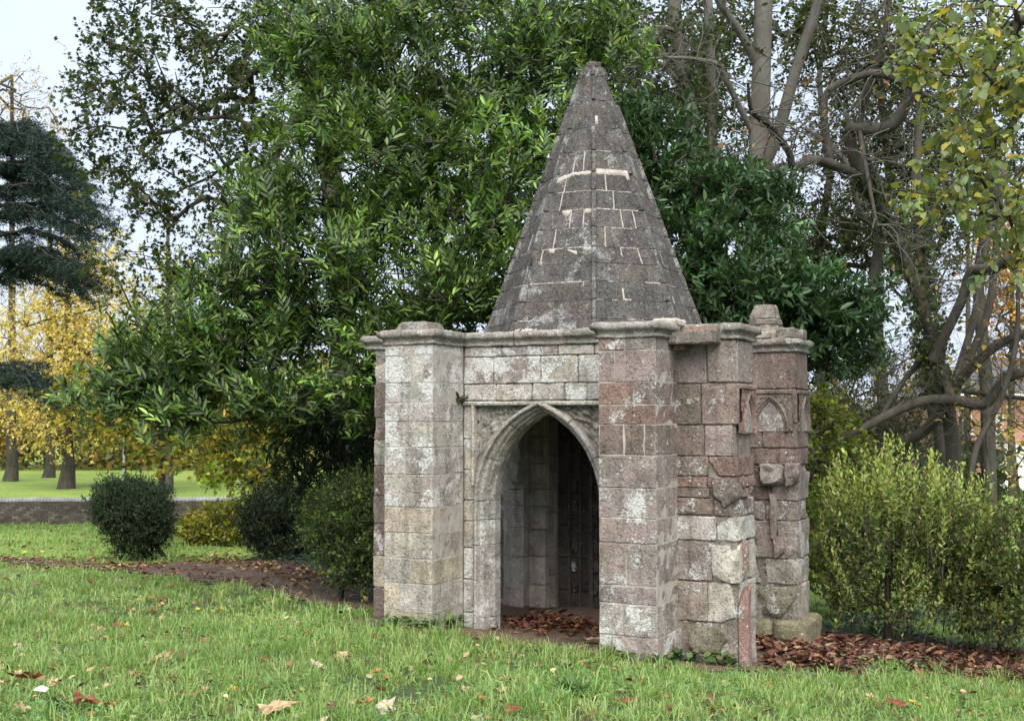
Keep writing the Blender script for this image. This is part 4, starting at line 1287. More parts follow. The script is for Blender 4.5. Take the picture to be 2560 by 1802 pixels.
b = foot(4.3, 26)
tall_tree('beech_tree', 'slender grey trunk between the leaning and the thick trunk', b,
          [(b, .17), (A(1785, 900, 26), .15), (A(1785, 600, 26), .13), (A(1780, 350, 26), .115), (A(1778, 200, 26), .11), (A(1765, -100, 26), .1)], [], 55, M_BARK_P, 14, (.6, 1.4), M_TWIG, (.4, .11, .12, DGR, 'maple', 3, .25))
# old horse chestnut on the right with crooked limbs
b = foot(7.3, 20.5)
tall_tree('horse_chestnut', 'nearly bare horse chestnut with crooked limbs and curling twigs right of the spire', b,
          [(b, .17), (A(2385, 1200, 20.5), .14), (A(2365, 1000, 20.3), .115), (A(2310, 780, 20), .10), (A(2215, 540, 19.6), .10), (A(2150, 440, 19.3), .095), (A(2120, 330, 19.0), .10)],
          [[(A(2120, 320, 19), .09), (A(2170, 325, 18.8), .105), (A(2230, 312, 18.6), .10), (A(2270, 250, 18.5), .10), (A(2300, 175, 18.4), .075), (A(2320, 60, 18.4), .04)],
           [(A(2150, 440, 19.3), .08), (A(2040, 400, 18.6), .075), (A(1985, 420, 18.2), .06), (A(1972, 380, 18), .055), (A(1920, 310, 17.6), .05), (A(1880, 280, 17.3), .035), (A(1870, 210, 17), .02)],
           [(A(1985, 420, 18.2), .05), (A(1980, 480, 18), .055), (A(1990, 510, 17.9), .03)],
           [(A(1960, 410, 18.2), .035), (A(1880, 440, 17.6), .028), (A(1790, 455, 17), .018), (A(1730, 445, 16.8), .008)],
           [(A(2080, 420, 19), .06), (A(2060, 250, 18.8), .06), (A(2130, 200, 18.6), .065), (A(2200, 185, 18.4), .06), (A(2290, 225, 18.2), .04), (A(2360, 260, 18), .02)],
           [(A(2240, 600, 19.8), .07), (A(2180, 430, 19.4), .06), (A(2150, 310, 19), .05), (A(2200, 120, 18.6), .04), (A(2230, -20, 18.4), .03)],
           [(A(2330, 900, 20), .09), (A(2400, 760, 19.6), .08), (A(2430, 680, 19.4), .09), (A(2480, 675, 19), .085), (A(2530, 650, 18.6), .08), (A(2620, 640, 18), .06)],
           [(A(2420, 900, 20), .07), (A(2470, 780, 20), .065), (A(2490, 620, 20), .06), (A(2500, 470, 20), .05), (A(2480, 300, 20), .05)],
           [(A(2380, 1000, 20), .09), (A(2250, 640, 21), .06), (A(2160, 540, 21), .055), (A(2110, 400, 21), .05), (A(2010, 320, 21), .03)],
           [(A(2150, 330, 18.8), .035), (A(2165, 420, 18.4), .035), (A(2180, 500, 18.2), .03), (A(2195, 570, 18), .02)]],
          57, M_BARK, 270, (.5, 1.7), M_TWIG, (.03, .11, .06, RUSTY, 'lance', 3, .12), r0=.013, curl=.8)
# leaning multi-stem tree further right
b = foot(7.9, 22.5)
tall_tree('leaning_tree', 'dark multi-stemmed tree with low limbs sweeping up to the right edge', b,
          [(b, .17), (A(2360, 1150, 22.5), .15), (A(2330, 1000, 22.5), .12), (A(2320, 820, 22.5), .09), (A(2310, 700, 22.5), .08), (A(2290, 500, 22.5), .10), (A(2300, 250, 22.5), .05)],
          [[(A(2230, 1130, 21.5), .09), (A(2330, 1060, 21), .10), (A(2400, 950, 20.6), .09), (A(2470, 880, 20.2), .085), (A(2520, 850, 20), .08), (A(2640, 800, 19.6), .06)],
           [(A(1990, 1160, 20), .03), (A(2120, 1090, 20), .06), (A(2280, 1010, 20), .085), (A(2380, 1000, 19.8), .09), (A(2460, 1010, 19.6), .09), (A(2510, 950, 19.4), .085), (A(2560, 930, 19.2), .08), (A(2650, 900, 19), .06)],
           [(A(2350, 1060, 22), .08), (A(2420, 850, 22), .07), (A(2450, 720, 22), .065), (A(2470, 600, 22), .05), (A(2510, 420, 22), .05)],
           [(A(2420, 1240, 19), .05), (A(2440, 1120, 19), .05), (A(2500, 1000, 19), .045), (A(2540, 860, 19), .04), (A(2545, 700, 19), .03)],
           [(A(2180, 1080, 20.5), .04), (A(2260, 950, 20.5), .045), (A(2330, 860, 20.5), .04), (A(2300, 740, 20.5), .03)],
           [(A(2300, 960, 21), .05), (A(2420, 980, 20.5), .04), (A(2500, 990, 20), .04), (A(2620, 1000, 19.6), .03)]],
          59, M_BARK, 220, (.5, 1.6), M_BARK, (.06, .085, .075, [(.28, .22, .05), (.17, .1, .045), (.1, .12, .035)], 'heart', 3, .15), r0=.009, curl=.7)
# ivy climbing the tall trunks
def trunk_ivy(root, pts, n, seed, spread):
    lr = np.random.default_rng(seed)
    P = np.array([p for p, r in pts]); t_ = lr.random(n) * (len(P) - 1); i = np.minimum(t_.astype(int), len(P) - 2)
    Q = P[i] + (P[i + 1] - P[i]) * (t_ - i)[:, None]
    a = lr.random(n) * 6.28; r = spread * (.7 + .5 * lr.random(n) + .4 * np.sin(Q[:, 2] * 2.1))
    Q = Q + np.stack([np.cos(a) * r, np.sin(a) * r, lr.normal(0, .1, n)], 1)
    leaf_cloud(root, Q, lr, .085, .08, IVC, 'maple', M_LEAF, 2, .05, -.2, 'ivy')
IVC = [(.04, .06, .022), (.06, .085, .03), (.03, .045, .018), (.09, .11, .035)]
_bt = [o for o in bpy.data.objects if o.name.startswith('beech_tree')]
trunk_ivy(_bt[0], [(A(1868, 1000, 22.8), 1), (A(1885, 600, 22.8), 1), (A(1892, 470, 22.8), 1)], 1500, 201, .30)
trunk_ivy(_bt[1], [(A(1790, 900, 23.6), 1), (A(1760, 480, 23.6), 1), (A(1720, 220, 23.6), 1), (A(1692, 40, 23.6), 1)], 1500, 202, .22)
trunk_ivy(_bt[2], [(A(1785, 900, 26), 1), (A(1780, 330, 26), 1), (A(1775, 60, 26), 1)], 1600, 203, .22)
trunk_ivy(bpy.data.objects['horse_chestnut'], [(A(2365, 1000, 20.3), 1), (A(2310, 780, 20), 1), (A(2215, 540, 19.6), 1), (A(2150, 440, 19.3), 1)], 900, 204, .17)
trunk_ivy(bpy.data.objects['leaning_tree'], [(A(2330, 1000, 22.5), 1), (A(2320, 820, 22.5), 1), (A(2300, 500, 22.5), 1)], 1600, 205, .2)
# ivy clad crowns behind, small dark leaves with sky between
def ivy_crown(label, px, Y, blobs, seed, n=380, cols=DGR, n_spr=6, ll=.10, bare=0.0):
    x = (px - CW / 2) / FPX * Y
    bb = foot(x, Y, .2)
    tree('ivy_tree', label, 'tree', [(bb, .2), (A(px, 1000, Y), .17), (A(px - 25, 700, Y), .14), (A(px + 15, 450, Y), .11), (A(px - 12, 200, Y), .08), (A(px + 8, 20, Y), .06), (A(px, -200, Y), .04)], blobs, n, seed, M_BARK, sides=5, step=.9, jit=.22, r_tip=.009, expo=.5, rmax=.1,
         shell=.15, shape='rhomb', per=6, n_spr=n_spr, spread=.55, slen=.3, ll=ll, lw=ll * .85, ang=1.0, up=-.1, cols=cols, dirz=0, s=.25, bare=bare)
ivy_crown('ivy-clad tree behind the crooked chestnut limbs', 2210, 30, [(2080, 120, 30, 130, 130, 2), (2250, 130, 30, 140, 140, 2), (2160, 330, 30, 160, 130, 2), (2320, 360, 30, 130, 150, 2), (2230, 520, 30, 170, 100, 2)], 61, 560, n_spr=6, cols=DGR + [(.08, .10, .03), (.11, .12, .035)])
ivy_crown('bushy dark tree above and behind the spire tip', 1560, 30, [(1560, 60, 30, 170, 80, 2), (1680, 200, 30, 140, 150, 2), (1800, 90, 30, 120, 100, 2), (1820, 330, 30, 130, 120, 2), (1430, 70, 30, 130, 80, 2), (2000, 60, 30, 110, 70, 1.5)], 63, 380,
          [(.035, .055, .018), (.05, .075, .02), (.08, .09, .02)], n_spr=5, ll=.12)
ivy_crown('olive tree with ivy trunk behind the stump pinnacle', 2060, 33, [(2060, 640, 33, 130, 110, 2), (2170, 620, 33, 130, 90, 2), (2000, 560, 33, 90, 90, 2), (2300, 650, 33, 110, 110, 2)], 65, 360,
          [(.07, .085, .03), (.1, .105, .035), (.05, .06, .025)], n_spr=4, ll=.10)
ivy_crown('thin dark tree at the far right edge behind the lime leaves', 2470, 28, [(2450, 100, 28, 120, 120, 2), (2500, 330, 28, 110, 170, 2), (2420, 520, 28, 120, 120, 2)], 67, 200, n_spr=4)
# orange beech in the distance
far_tree(2530, 55, 'orange autumn tree glowing between the dark stems at the right edge', [(2530, 700, 55, 60, 110, 2), (2500, 640, 55, 50, 80, 2), (2560, 820, 55, 60, 120, 2)], 69, [(.50, .24, .03), (.55, .30, .04), (.42, .2, .03)], 150, .2, n_spr=5)
far_tree(2420, 44, 'straw yellow tree in front of the brick house', [(2460, 1150, 44, 90, 80, 2), (2530, 1060, 44, 70, 80, 2), (2400, 1000, 44, 60, 70, 2), (2340, 960, 44, 60, 60, 2)], 71, [(.42, .30, .06), (.5, .34, .06), (.3, .24, .06)], 90, .16, ll=.13, n_spr=4, per=4, spread=.6)
# thicket closing the view behind the right shrub
tree('thicket', 'grey twiggy thicket behind the rear buttress', 'thicket', [(foot(6.6, 26), .08), (A(2120, 1100, 26), .06), (A(2120, 1000, 26), .03)],
     [(2140, 1010, 26, 160, 100, 1.5), (2060, 1050, 25, 90, 110, 1.2), (2260, 1080, 26, 120, 90, 1.4), (2160, 900, 27, 130, 50, 1.2)], 420, 73, M_BARK_D, sides=4, step=.4, jit=.3, r_tip=.006, shape='rhomb', per=5, n_spr=5, spread=.4, slen=.25, ll=.07, lw=.05,
     cols=[(.05, .055, .03), (.08, .085, .045), (.035, .04, .022), (.11, .10, .07)], s=.3)
tree('elder_bush', 'yellow green leafy bush right beside the rear buttress', 'shrub', [(foot(5.3, 19.5), .06), (A(2070, 1300, 19.5), .04), (A(2070, 1150, 19.5), .03)],
     [(2080, 1180, 19.5, 90, 120, .9), (2060, 1330, 18.5, 70, 130, .7), (2110, 1420, 17.5, 70, 110, .6), (2060, 1050, 20, 60, 70, .8)], 150, 75, M_BARK_D, r_tip=.006, shape='maple', per=5, n_spr=6, spread=.3, slen=.2, ll=.085, lw=.085,
     cols=[(.10, .14, .02), (.14, .18, .02), (.06, .09, .02), (.2, .2, .03)], up=-.2)
# ------------------------------------------------------------------ shrubs
def bush(name, label, base, blobs, n, seed, cols, ll, lw, shape='rhomb', per=8, n_spr=6, spread=.14, slen=.14, mat=None, trunk_r=.04, dirz=.5, up=.1, shell=.75, r_tip=.004, ang=.9, s=.2, extra=None, jit=.15, face_up=.6):
    c = np.stack([np.array(at(b_[0], b_[1], b_[2])) for b_ in blobs]).mean(0)
    b0 = np.array(base, float)
    return tree(name, label, 'shrub', [(tuple(b0), trunk_r), (tuple(b0 + (c - b0) * .35), trunk_r * .8), (tuple(b0 + (c - b0) * .8), trunk_r * .6)], blobs, n, seed, M_BARK_D, sides=4, step=.3, jit=jit, r_tip=r_tip, expo=.45, rmax=trunk_r * .7,
                shell=shell, shape=shape, per=per, n_spr=n_spr, spread=spread, slen=slen, ll=ll, lw=lw, ang=ang, up=up, cols=cols, dirz=dirz, s=s, mat=mat, extra=extra, face_up=face_up)
def stray(n_, cols, ll, lw, shape, reach=.16):
    def f(lr, P, d):
        k = lr.choice(len(P), min(n_, len(P)), replace=False)
        cen = P.mean(0); out = unit(P[k] - cen + np.array([0, 0, .35]))
        return sprays(P[k] + out * lr.uniform(.3, 1, (len(k), 1)) * reach, out + lr.normal(0, .25, out.shape), lr, 10, reach * 1.3, ll, lw, .9, .1, cols, shape)
    return f
g = gp(400, 1405)
bush('clipped_bush', 'rounded dark green clipped bush standing alone beside the path', (g[0], g[1] + .5, g[2] - .05),
     [(330, 1265, g[1] + .5, 90, 66, .62), (345, 1325, g[1] + .5, 82, 62, .58), (375, 1290, g[1] + .4, 50, 80, .5), (290, 1260, g[1] + .5, 50, 55, .45)], 420, 81,
     [(.026, .052, .026), (.036, .066, .03), (.018, .036, .02), (.045, .08, .034)], .05, .026, per=9, n_spr=9, spread=.19, slen=.18, shell=.7, dirz=.45, trunk_r=.05, extra=stray(150, [(.04, .075, .03), (.055, .095, .036)], .05, .026, 'rhomb', .2))
g2 = gp(700, 1405)
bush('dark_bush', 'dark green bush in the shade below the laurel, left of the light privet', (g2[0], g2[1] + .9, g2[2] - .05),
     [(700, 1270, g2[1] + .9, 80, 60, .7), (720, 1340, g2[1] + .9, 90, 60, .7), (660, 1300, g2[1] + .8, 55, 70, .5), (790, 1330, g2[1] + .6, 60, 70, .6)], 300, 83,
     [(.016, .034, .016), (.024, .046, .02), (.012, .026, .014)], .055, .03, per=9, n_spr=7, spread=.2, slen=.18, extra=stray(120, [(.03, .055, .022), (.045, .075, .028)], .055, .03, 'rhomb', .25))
g3 = gp(900, 1470)
bush('privet_bush', 'light green small-leaved bush against the left side of the shelter', (g3[0] - .1, 15.6, g3[2] - .05),
     [(880, 1260, 15.6, 80, 80, .6), (850, 1340, 15.6, 80, 80, .6), (930, 1330, 15.4, 50, 110, .5), (900, 1410, 15.3, 60, 50, .5), (810, 1300, 15.9, 50, 60, .4)], 300, 85,
     [(.045, .085, .02), (.07, .12, .026), (.03, .06, .018), (.11, .16, .03)], .05, .026, per=9, n_spr=6, spread=.2, slen=.2, dirz=.3, extra=stray(160, [(.09, .14, .03), (.14, .19, .04)], .05, .026, 'rhomb', .28))
bush('yellow_shrub', 'low yellow green arching shrub between the clipped bush and the dark bush', foot(gp(560, 1370)[0], gp(560, 1370)[1] + 1.2, .05),
     [(545, 1310, gp(560, 1370)[1] + 1.2, 85, 45, .8), (600, 1285, gp(560, 1370)[1] + 1.2, 50, 45, .6), (490, 1330, gp(560, 1370)[1] + 1.0, 40, 28, .5), (620, 1340, gp(560, 1370)[1] + 1, 50, 40, .6)], 130, 87,
     [(.16, .19, .03), (.26, .25, .035), (.10, .14, .03), (.34, .28, .04)], .10, .06, shape='oval', per=7, n_spr=6, spread=.18, slen=.25, up=-.15)
# privet at right with pale upright shoots
VAR = [(.11, .175, .05), (.17, .235, .06), (.07, .12, .04), (.25, .30, .085), (.05, .09, .03), (.14, .12, .05)]
gR = foot(4.62, 14.9, .05)
bush('privet_shrub', 'large pale green privet with upright shoots at the right', gR,
     [(2200, 1270, 14.6, 130, 120, .9), (2330, 1330, 14.9, 130, 130, 1.0), (2180, 1400, 14.6, 110, 100, .8), (2260, 1480, 14.8, 120, 70, .8), (2120, 1340, 14.5, 60, 110, .6)], 160, 91, VAR, .062, .032, shape='oval', per=10, n_spr=5, spread=.26, slen=.3,
     trunk_r=.055, dirz=.55, shell=.55, ang=1.1)
lr = np.random.default_rng(92)
pv = bpy.data.objects['privet_shrub']
# its long upright shoots
ns = 250
px_ = lr.uniform(2050, 2480, ns); top = 1080 + np.abs(px_ - 2225) * .42 + lr.uniform(0, 1, ns) ** 1.4 * 330
tp = np.array([at(a, b_, 14.7 + lr.uniform(-.7, .7)) for a, b_ in zip(px_, top)]); dd = unit(lr.normal(0, .2, (ns, 3)) + np.stack([(px_ - 2240) / 700, np.zeros(ns), np.ones(ns)], 1))
pts = list(sprays(tp, dd, lr, 26, .66, .064, .032, 1.1, .12, [(.36, .42, .12), (.44, .48, .15), (.27, .36, .09)], 'oval', s=.12))
off = np.array(pv.location); pts[0] = pts[0] - off
o = obj('upright_shoots', leaf_mesh('upright_shoots', *pts, 'oval'), M_LEAF, pv); o['kind'] = 'stuff'
o = obj('twigs', tube_mesh('twigs', tp - dd * .9 - off, tp - off, np.full(ns, .005), np.full(ns, .002), 4), M_BARK_D, pv); o['kind'] = 'stuff'
gR2 = foot(5.9, 14.6, .05)
bush('hawthorn_shrub', 'green shrub with dark hollow base at the right edge', gR2,
     [(2480, 1340, 14.6, 120, 110, 1.0), (2470, 1470, 14.3, 110, 100, .9), (2560, 1400, 14.6, 90, 150, .9), (2420, 1400, 14.5, 80, 80, .7), (2500, 1550, 14.1, 90, 50, .6)], 230, 93,
     [(.08, .13, .035), (.12, .18, .045), (.055, .09, .026), (.2, .24, .06), (.15, .14, .035)], .058, .034, shape='oval', per=9, n_spr=5, spread=.2, slen=.26, trunk_r=.05, shell=.5)
# lime leaves hanging into the frame, near, upper right
LM = [(.18, .225, .06), (.24, .28, .07), (.13, .18, .06), (.36, .31, .07), (.17, .23, .11), (.20, .25, .12)]
b = foot(6.6, 13.2)
tree('lime_tree', 'lime tree with hanging heart-shaped yellow green leaves at the upper right corner', 'tree',
     [(b, .22), (A(2760, 900, 13.2), .2), (A(2720, 400, 13.0), .17), (A(2700, 0, 12.8), .14), (A(2690, -200, 12.8), .1)],
     [(2480, 60, 11.8, 130, 80, .8), (2360, 60, 11.6, 60, 60, .5), (2450, 230, 11.6, 130, 80, .8), (2330, 160, 11.4, 60, 50, .4), (2500, 380, 11.8, 120, 80, .8), (2390, 380, 11.4, 80, 50, .5), (2480, 520, 11.8, 130, 60, .8), (2350, 480, 11.4, 70, 40, .4),
      (2300, 540, 11.3, 60, 30, .3), (2530, 180, 12, 70, 120, .8), (2270, 50, 11.3, 35, 40, .3), (2540, 620, 12, 70, 60, .6)],
     120, 95, M_BARK_D, step=.4, jit=.15, r_tip=.005, expo=.45, rmax=.05, shell=.2, shape='heart', per=5, n_spr=4, spread=.26, slen=.25, ll=.090, lw=.080, ang=1.0, up=-.35, cols=LM, dirz=-.25, face_up=.9, s=.16)

# ------------------------------------------------------------------ far wood closing the view
lr = np.random.default_rng(97)
def wood(name, label, x0, x1, Y, top, n, cols, ll):
    o = None
    X = lr.uniform(x0, x1, n); Yd = Y + lr.uniform(-6, 6, n)
    h = top * (.65 + .35 * np.sin(X * .21 + 1) * np.sin(X * .083)) * (1 - .0 * X)
    z = ground_z(X, Yd) + h * lr.random(n) ** .8
    P = np.stack([X, Yd, z], 1)
    # clumped: drop points in the hollows
    k = (np.sin(X * 1.1 + z * .7) + np.sin(z * 1.3 + Yd * .9) + np.sin(X * .6 - z * 1.1)) > -1.1
    P = P[k]; m = len(P)
    me = leaf_mesh(name, P, lr.normal(0, 1, (m, 3)), lr.normal(0, 1, (m, 3)) + np.array([0, -.5, .6]), np.full(m, ll), np.full(m, ll * .8), pal(cols, m, lr, .3), 'rhomb')
    o = obj(name, me, M_LEAF); tag(o, label, 'wood', kind='stuff'); return o
wood('far_wood', 'hazy olive and gold wood beyond the far lawn on the left', -48, 5, 92, 9, 26000, [(.22, .17, .05), (.30, .21, .05), (.14, .14, .05), (.10, .10, .05)], .5)
wood('far_wood', 'grey brown wood far behind the shrubs on the right', 5, 60, 84, 8, 16000, [(.12, .11, .06), (.16, .14, .08), (.09, .09, .05)], .45)
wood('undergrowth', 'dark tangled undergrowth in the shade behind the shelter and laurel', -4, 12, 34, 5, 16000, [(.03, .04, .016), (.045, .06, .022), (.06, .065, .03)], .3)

# ------------------------------------------------------------------ low brick wall with rounded coping
wl0 = np.array(gpt(-120, 1308)); WY = 39.0
bw = tag(empty('brick_wall', (0, 0, 0)), 'long low weathered brick wall with rounded grey coping across the left middle distance', 'wall')
M_BRICK = NT('old_brick')
oi = M_BRICK.n('ShaderNodeObjectInfo')
M_BRICK.l(M_BRICK.mix(1.0, oi.outputs['Color'], M_BRICK.mix(M_BRICK.noise(M_BRICK.pos(), 7, 5), (.55, .55, .55), (1.4, 1.4, 1.4)), 'MULTIPLY'), M_BRICK.b.inputs['Base Color'])
M_BRICK.b.inputs['Roughness'].default_value = .95
M_BRICK = M_BRICK.m
M_COPE = plain('blue_grey_coping', (.22, .22, .22), (.36, .36, .36), 4, .8, .4, .01)
def wall_xy(s):       # s metres along from the left; slight bend away
    return np.array([-18.4 + s, 38.2 + .06 * s])
ztop = at(100, 1243, 38.5).z
zt_b = ztop - .12
LW = 11.2
c = [wall_xy(-4), wall_xy(LW)]
V = []
for (x, y) in c:
    for dy in (-.095, .095):
        for z in (zt_b - 1.2, zt_b): V.append((x, y + dy, z))
obj('mortar_core', mesh('mortar_core', V, [(0, 4, 5, 1), (2, 3, 7, 6), (1, 5, 7, 3), (0, 1, 3, 2), (4, 6, 7, 5)]), M_MORTAR_D, bw)
bm_ = mesh('brick', [(x, y, z) for x in (-.107, .107) for y in (-.016, .05) for z in (-.032, .032)], [(0, 1, 3, 2), (4, 6, 7, 5), (0, 4, 5, 1), (2, 3, 7, 6), (0, 2, 6, 4), (1, 5, 7, 3)])
bm_.materials.append(M_BRICK)
nb_ = 0
BC = [(.095, .075, .062), (.115, .092, .075), (.08, .068, .058), (.135, .12, .10), (.10, .068, .05), (.075, .07, .064)]
for r_ in range(9):
    z = zt_b - .036 - r_ * .076
    n = 32
    for i in range(n):
        s_ = -.2 + (i + (.5 if r_ % 2 else 0)) * .225 + 1.5
        x, y = wall_xy(s_)
        o = bpy.data.objects.new('brick', bm_); COL.objects.link(o); o.parent = bw
        o.location = (x + random.uniform(-.004, .004), y - .098, z); o.rotation_euler = (0, 0, .06)
        o.color = (*vary(random.choice(BC), .25), 1)
# the rest of the face, joined
V = []; F = []
for r_ in range(9):
    z = zt_b - .036 - r_ * .076
    for i in list(range(-16, 0)) + list(range(32, 48)):
        s_ = -.2 + (i + (.5 if r_ % 2 else 0)) * .225 + 1.5
        if s_ > LW - .2 or s_ < -3.8: continue
        x, y = wall_xy(s_); k = len(V)
        V += [(x + a, y - .098 + b_, z + c_) for a in (-.107, .107) for b_ in (-.016, .05) for c_ in (-.032, .032)]
        F += [tuple(k + q_ for q_ in f) for f in [(0, 1, 3, 2), (4, 6, 7, 5), (0, 4, 5, 1), (2, 3, 7, 6), (0, 2, 6, 4), (1, 5, 7, 3)]]
o = obj('brickwork', mesh('brickwork', V, F), M_BRICK, bw); o['kind'] = 'stuff'; o.color = (.12, .09, .07, 1)
# half round coping bricks on edge
prof = [(-.135, 0), (-.135, .05), (-.10, .095), (-.05, .12), (0, .128), (.05, .12), (.10, .095), (.135, .05), (.135, 0)]
V = [(a, b_, c_) for a in (-.05, .05) for (b_, c_) in prof]
n = len(prof)
F = [(i, i + 1, n + i + 1, n + i) for i in range(n - 1)] + [tuple(range(n))[::-1], tuple(range(n, 2 * n))]
cm = mesh('coping_brick', V, F); cm.materials.append(M_COPE)
for i in range(int(LW / .108)):
    x, y = wall_xy(i * .108)
    o = bpy.data.objects.new('coping_brick', cm); COL.objects.link(o); o.parent = bw
    o.location = (x, y, zt_b + random.uniform(-.004, .004)); o.rotation_euler = (random.uniform(-.02, .02), 0, .06)
V2 = []; F2 = []
for i in range(1, 37):
    x, y = wall_xy(-i * .108); k = len(V2)
    V2 += [(x + a, y + b_, zt_b + c_) for a, b_, c_ in V]; F2 += [tuple(k + q_ for q_ in f) for f in F]
o = obj('coping', mesh('coping', V2, F2), M_COPE, bw); o['kind'] = 'stuff'
# stone step at the wall foot, far left
x, y = wall_xy(1.0)
zg = float(ground_z(x, y - .4))
o = obj('stone_step', mesh('stone_step', [(x + a, y - .5 + b_, zg + c_) for a in (-1.2, .35) for b_ in (-.2, .3) for c_ in (-.1, .26)], [(0, 1, 3, 2), (4, 6, 7, 5), (0, 4, 5, 1), (2, 3, 7, 6), (0, 2, 6, 4), (1, 5, 7, 3)]), M_COPE)
tag(o, 'pale stone step at the foot of the brick wall by the left edge', 'step')

# ------------------------------------------------------------------ lamp post
M_POST = plain('galvanised_post', (.22, .23, .24), (.32, .33, .34), 4, .5, .1, .002)
M_LAMP = plain('dark_lamp_head', (.03, .03, .03), (.06, .06, .06), 4, .5, 0)
LY = 47.0
lx = at(309, 1190, LY).x
lb = foot(lx, LY, .05)
lp = tag(empty('lamp_post', lb), 'slim grey lamp post with flat dark head behind the clipped bush', 'lamp post')
zt = at(309, 858, LY).z - lb[2]
obj('post', tube_mesh('post', [(0, 0, 0), (0, 0, 1.1)], [(0, 0, 1.1), (0, 0, zt)], [.075, .05], [.075, .038], 10), M_POST, lp)
def boxm(name, x0, x1, y0, y1, z0, z1):
    return mesh(name, [(a, b_, c_) for a in (x0, x1) for b_ in (y0, y1) for c_ in (z0, z1)], [(0, 1, 3, 2), (4, 6, 7, 5), (0, 4, 5, 1), (2, 3, 7, 6), (0, 2, 6, 4), (1, 5, 7, 3)])
hd = obj('lamp_head', boxm('lamp_head', -.32, .2, -.12, .12, zt, zt + .09), M_LAMP, lp)
obj('bracket', boxm('bracket', -.05, .05, -.05, .05, zt - .12, zt - .002), M_LAMP, lp)
obj('diffuser', boxm('diffuser', -.28, .0, -.09, .09, zt - .02, zt - .003), M_POST, hd)

# ------------------------------------------------------------------ brick house far right
HY = 62.0
h0 = at(2375, 1000, HY).x
hz0 = float(ground_z(h0 + 5, HY)) - .4
hroot = tag(empty('brick_house', (h0, HY, hz0)), 'red brick house with white sash windows seen through branches at the right edge', 'house')
t = NT('house_brick')
br = t.n('ShaderNodeTexBrick'); br.inputs['Scale'].default_value = 1.0
br.inputs['Color1'].default_value = (.30, .11, .075, 1); br.inputs['Color2'].default_value = (.36, .15, .10, 1); br.inputs['Mortar'].default_value = (.42, .33, .28, 1)
br.inputs['Brick Width'].default_value = .225; br.inputs['Row Height'].default_value = .075; br.inputs['Mortar Size'].default_value = .008
sx = t.n('ShaderNodeSeparateXYZ'); t.l(t.pos(), sx.inputs[0]); cx = t.n('ShaderNodeCombineXYZ'); t.l(sx.outputs[0], cx.inputs[0]); t.l(sx.outputs[2], cx.inputs[1]); t.l(cx.outputs[0], br.inputs['Vector'])
t.l(br.outputs[0], t.b.inputs['Base Color']); t.b.inputs['Roughness'].default_value = .9
M_HB = t.m
M_WHITE = plain('white_paint', (.70, .71, .72), (.80, .81, .82), 2, .6, .05, .002)
M_GLASS = plain('dark_window_glass', (.05, .065, .08), (.10, .12, .14), 1.5, .12, 0)
M_SLATE = plain('roof_slate', (.08, .085, .095), (.13, .135, .14), 3, .7, .4, .02)
HT = at(2400, 985, HY).z - hz0
wz = lambda py: at(2400, py, HY).z - hz0
wxp = lambda px: at(px, 1000, HY).x - h0
obj('wall', boxm('wall', 0, 14, 0, 8, 0, HT), M_HB, hroot)
rf = obj('roof', mesh('roof', [(-.35, -.35, HT + .012), (14.35, -.35, HT + .012), (14.35, 8.35, HT + .012), (-.35, 8.35, HT + .012), (3.6, 4, HT + 2.1), (10.4, 4, HT + 2.1)], [(0, 1, 5, 4), (1, 2, 5), (2, 3, 4, 5), (3, 0, 4), (0, 3, 2, 1)]), M_SLATE, hroot)
obj('gutter', boxm('gutter', -.4, 14.4, -.45, -.33, HT - .12, HT + .02), M_WHITE, rf)
def window(x0, x1, z0, z1, nx=2, nz=3):
    w = obj('window', boxm('window', x0, x1, -.05, .05, z0, z1), M_WHITE, hroot)
    gx = (x1 - x0) / nx; gz = (z1 - z0) / nz
    for i in range(nx):
        for j in range(nz):
            obj('pane', boxm('pane', x0 + i * gx + .045, x0 + (i + 1) * gx - .045, -.058, -.04, z0 + j * gz + .045, z0 + (j + 1) * gz - .045), M_GLASS, w)
    obj('sill', boxm('sill', x0 - .06, x1 + .06, -.12, .0, z0 - .09, z0 - .004), M_WHITE, w)
for cxp in (2412, 2490, 2575, 2660):
    c_ = wxp(cxp)
    window(c_ - .34, c_ + .34, wz(1082), wz(1036), 2, 3)
window(wxp(2400), wxp(2430), wz(1180), wz(1130), 2, 2)
obj('porch', boxm('porch', wxp(2478), wxp(2640), -1.6, -.004, 0, wz(1108)), M_WHITE, hroot)
for i in range(4):
    a = wxp(2485) + i * .8
    obj('porch_panel', boxm('porch_panel', a, a + .6, -1.63, -1.602, .5, wz(1120)), M_GLASS if i % 2 else M_WHITE, hroot)

# ------------------------------------------------------------------ small plants
def weed(name, label, loc, n, L, cols, seed, shape='lance', lw=.3, lean=.7, mat=None):
    lr = np.random.default_rng(seed)
    P = lr.normal(0, .02, (n, 3)) * np.array([1.5, 1.5, .2]); a = lr.random(n) * 6.28; e = lr.uniform(.15, 1.2, n) * lean
    D = np.stack([np.cos(a) * np.sin(e + .4), np.sin(a) * np.sin(e + .4), np.cos(e + .4)], 1)
    N = np.array([0, 0, 1.]) + lr.normal(0, .3, (n, 3))
    o = obj(name, leaf_mesh(name, P, D, N, L * lr.uniform(.6, 1.1, n), L * lw * lr.uniform(.8, 1.2, n), pal(cols, n, lr), shape), M_LEAF)
    o.location = loc
    tag(o, label, 'plant')
    return o
Pw = CEN + _u * (-.905) + _v * (-1.56) + Vector((0, 0, 2.36))
weed('wall_plant', 'small wilted plant rooted in a joint beside the left buttress', Pw, 26, .13, [(.05, .07, .02), (.09, .12, .03), (.035, .035, .02)], 101, lean=1.6)
def lawn_pt(px, py, dz=0.0):
    x, y = gpt(px, py); return (x, y, float(ground_z(x, y)) + dz)
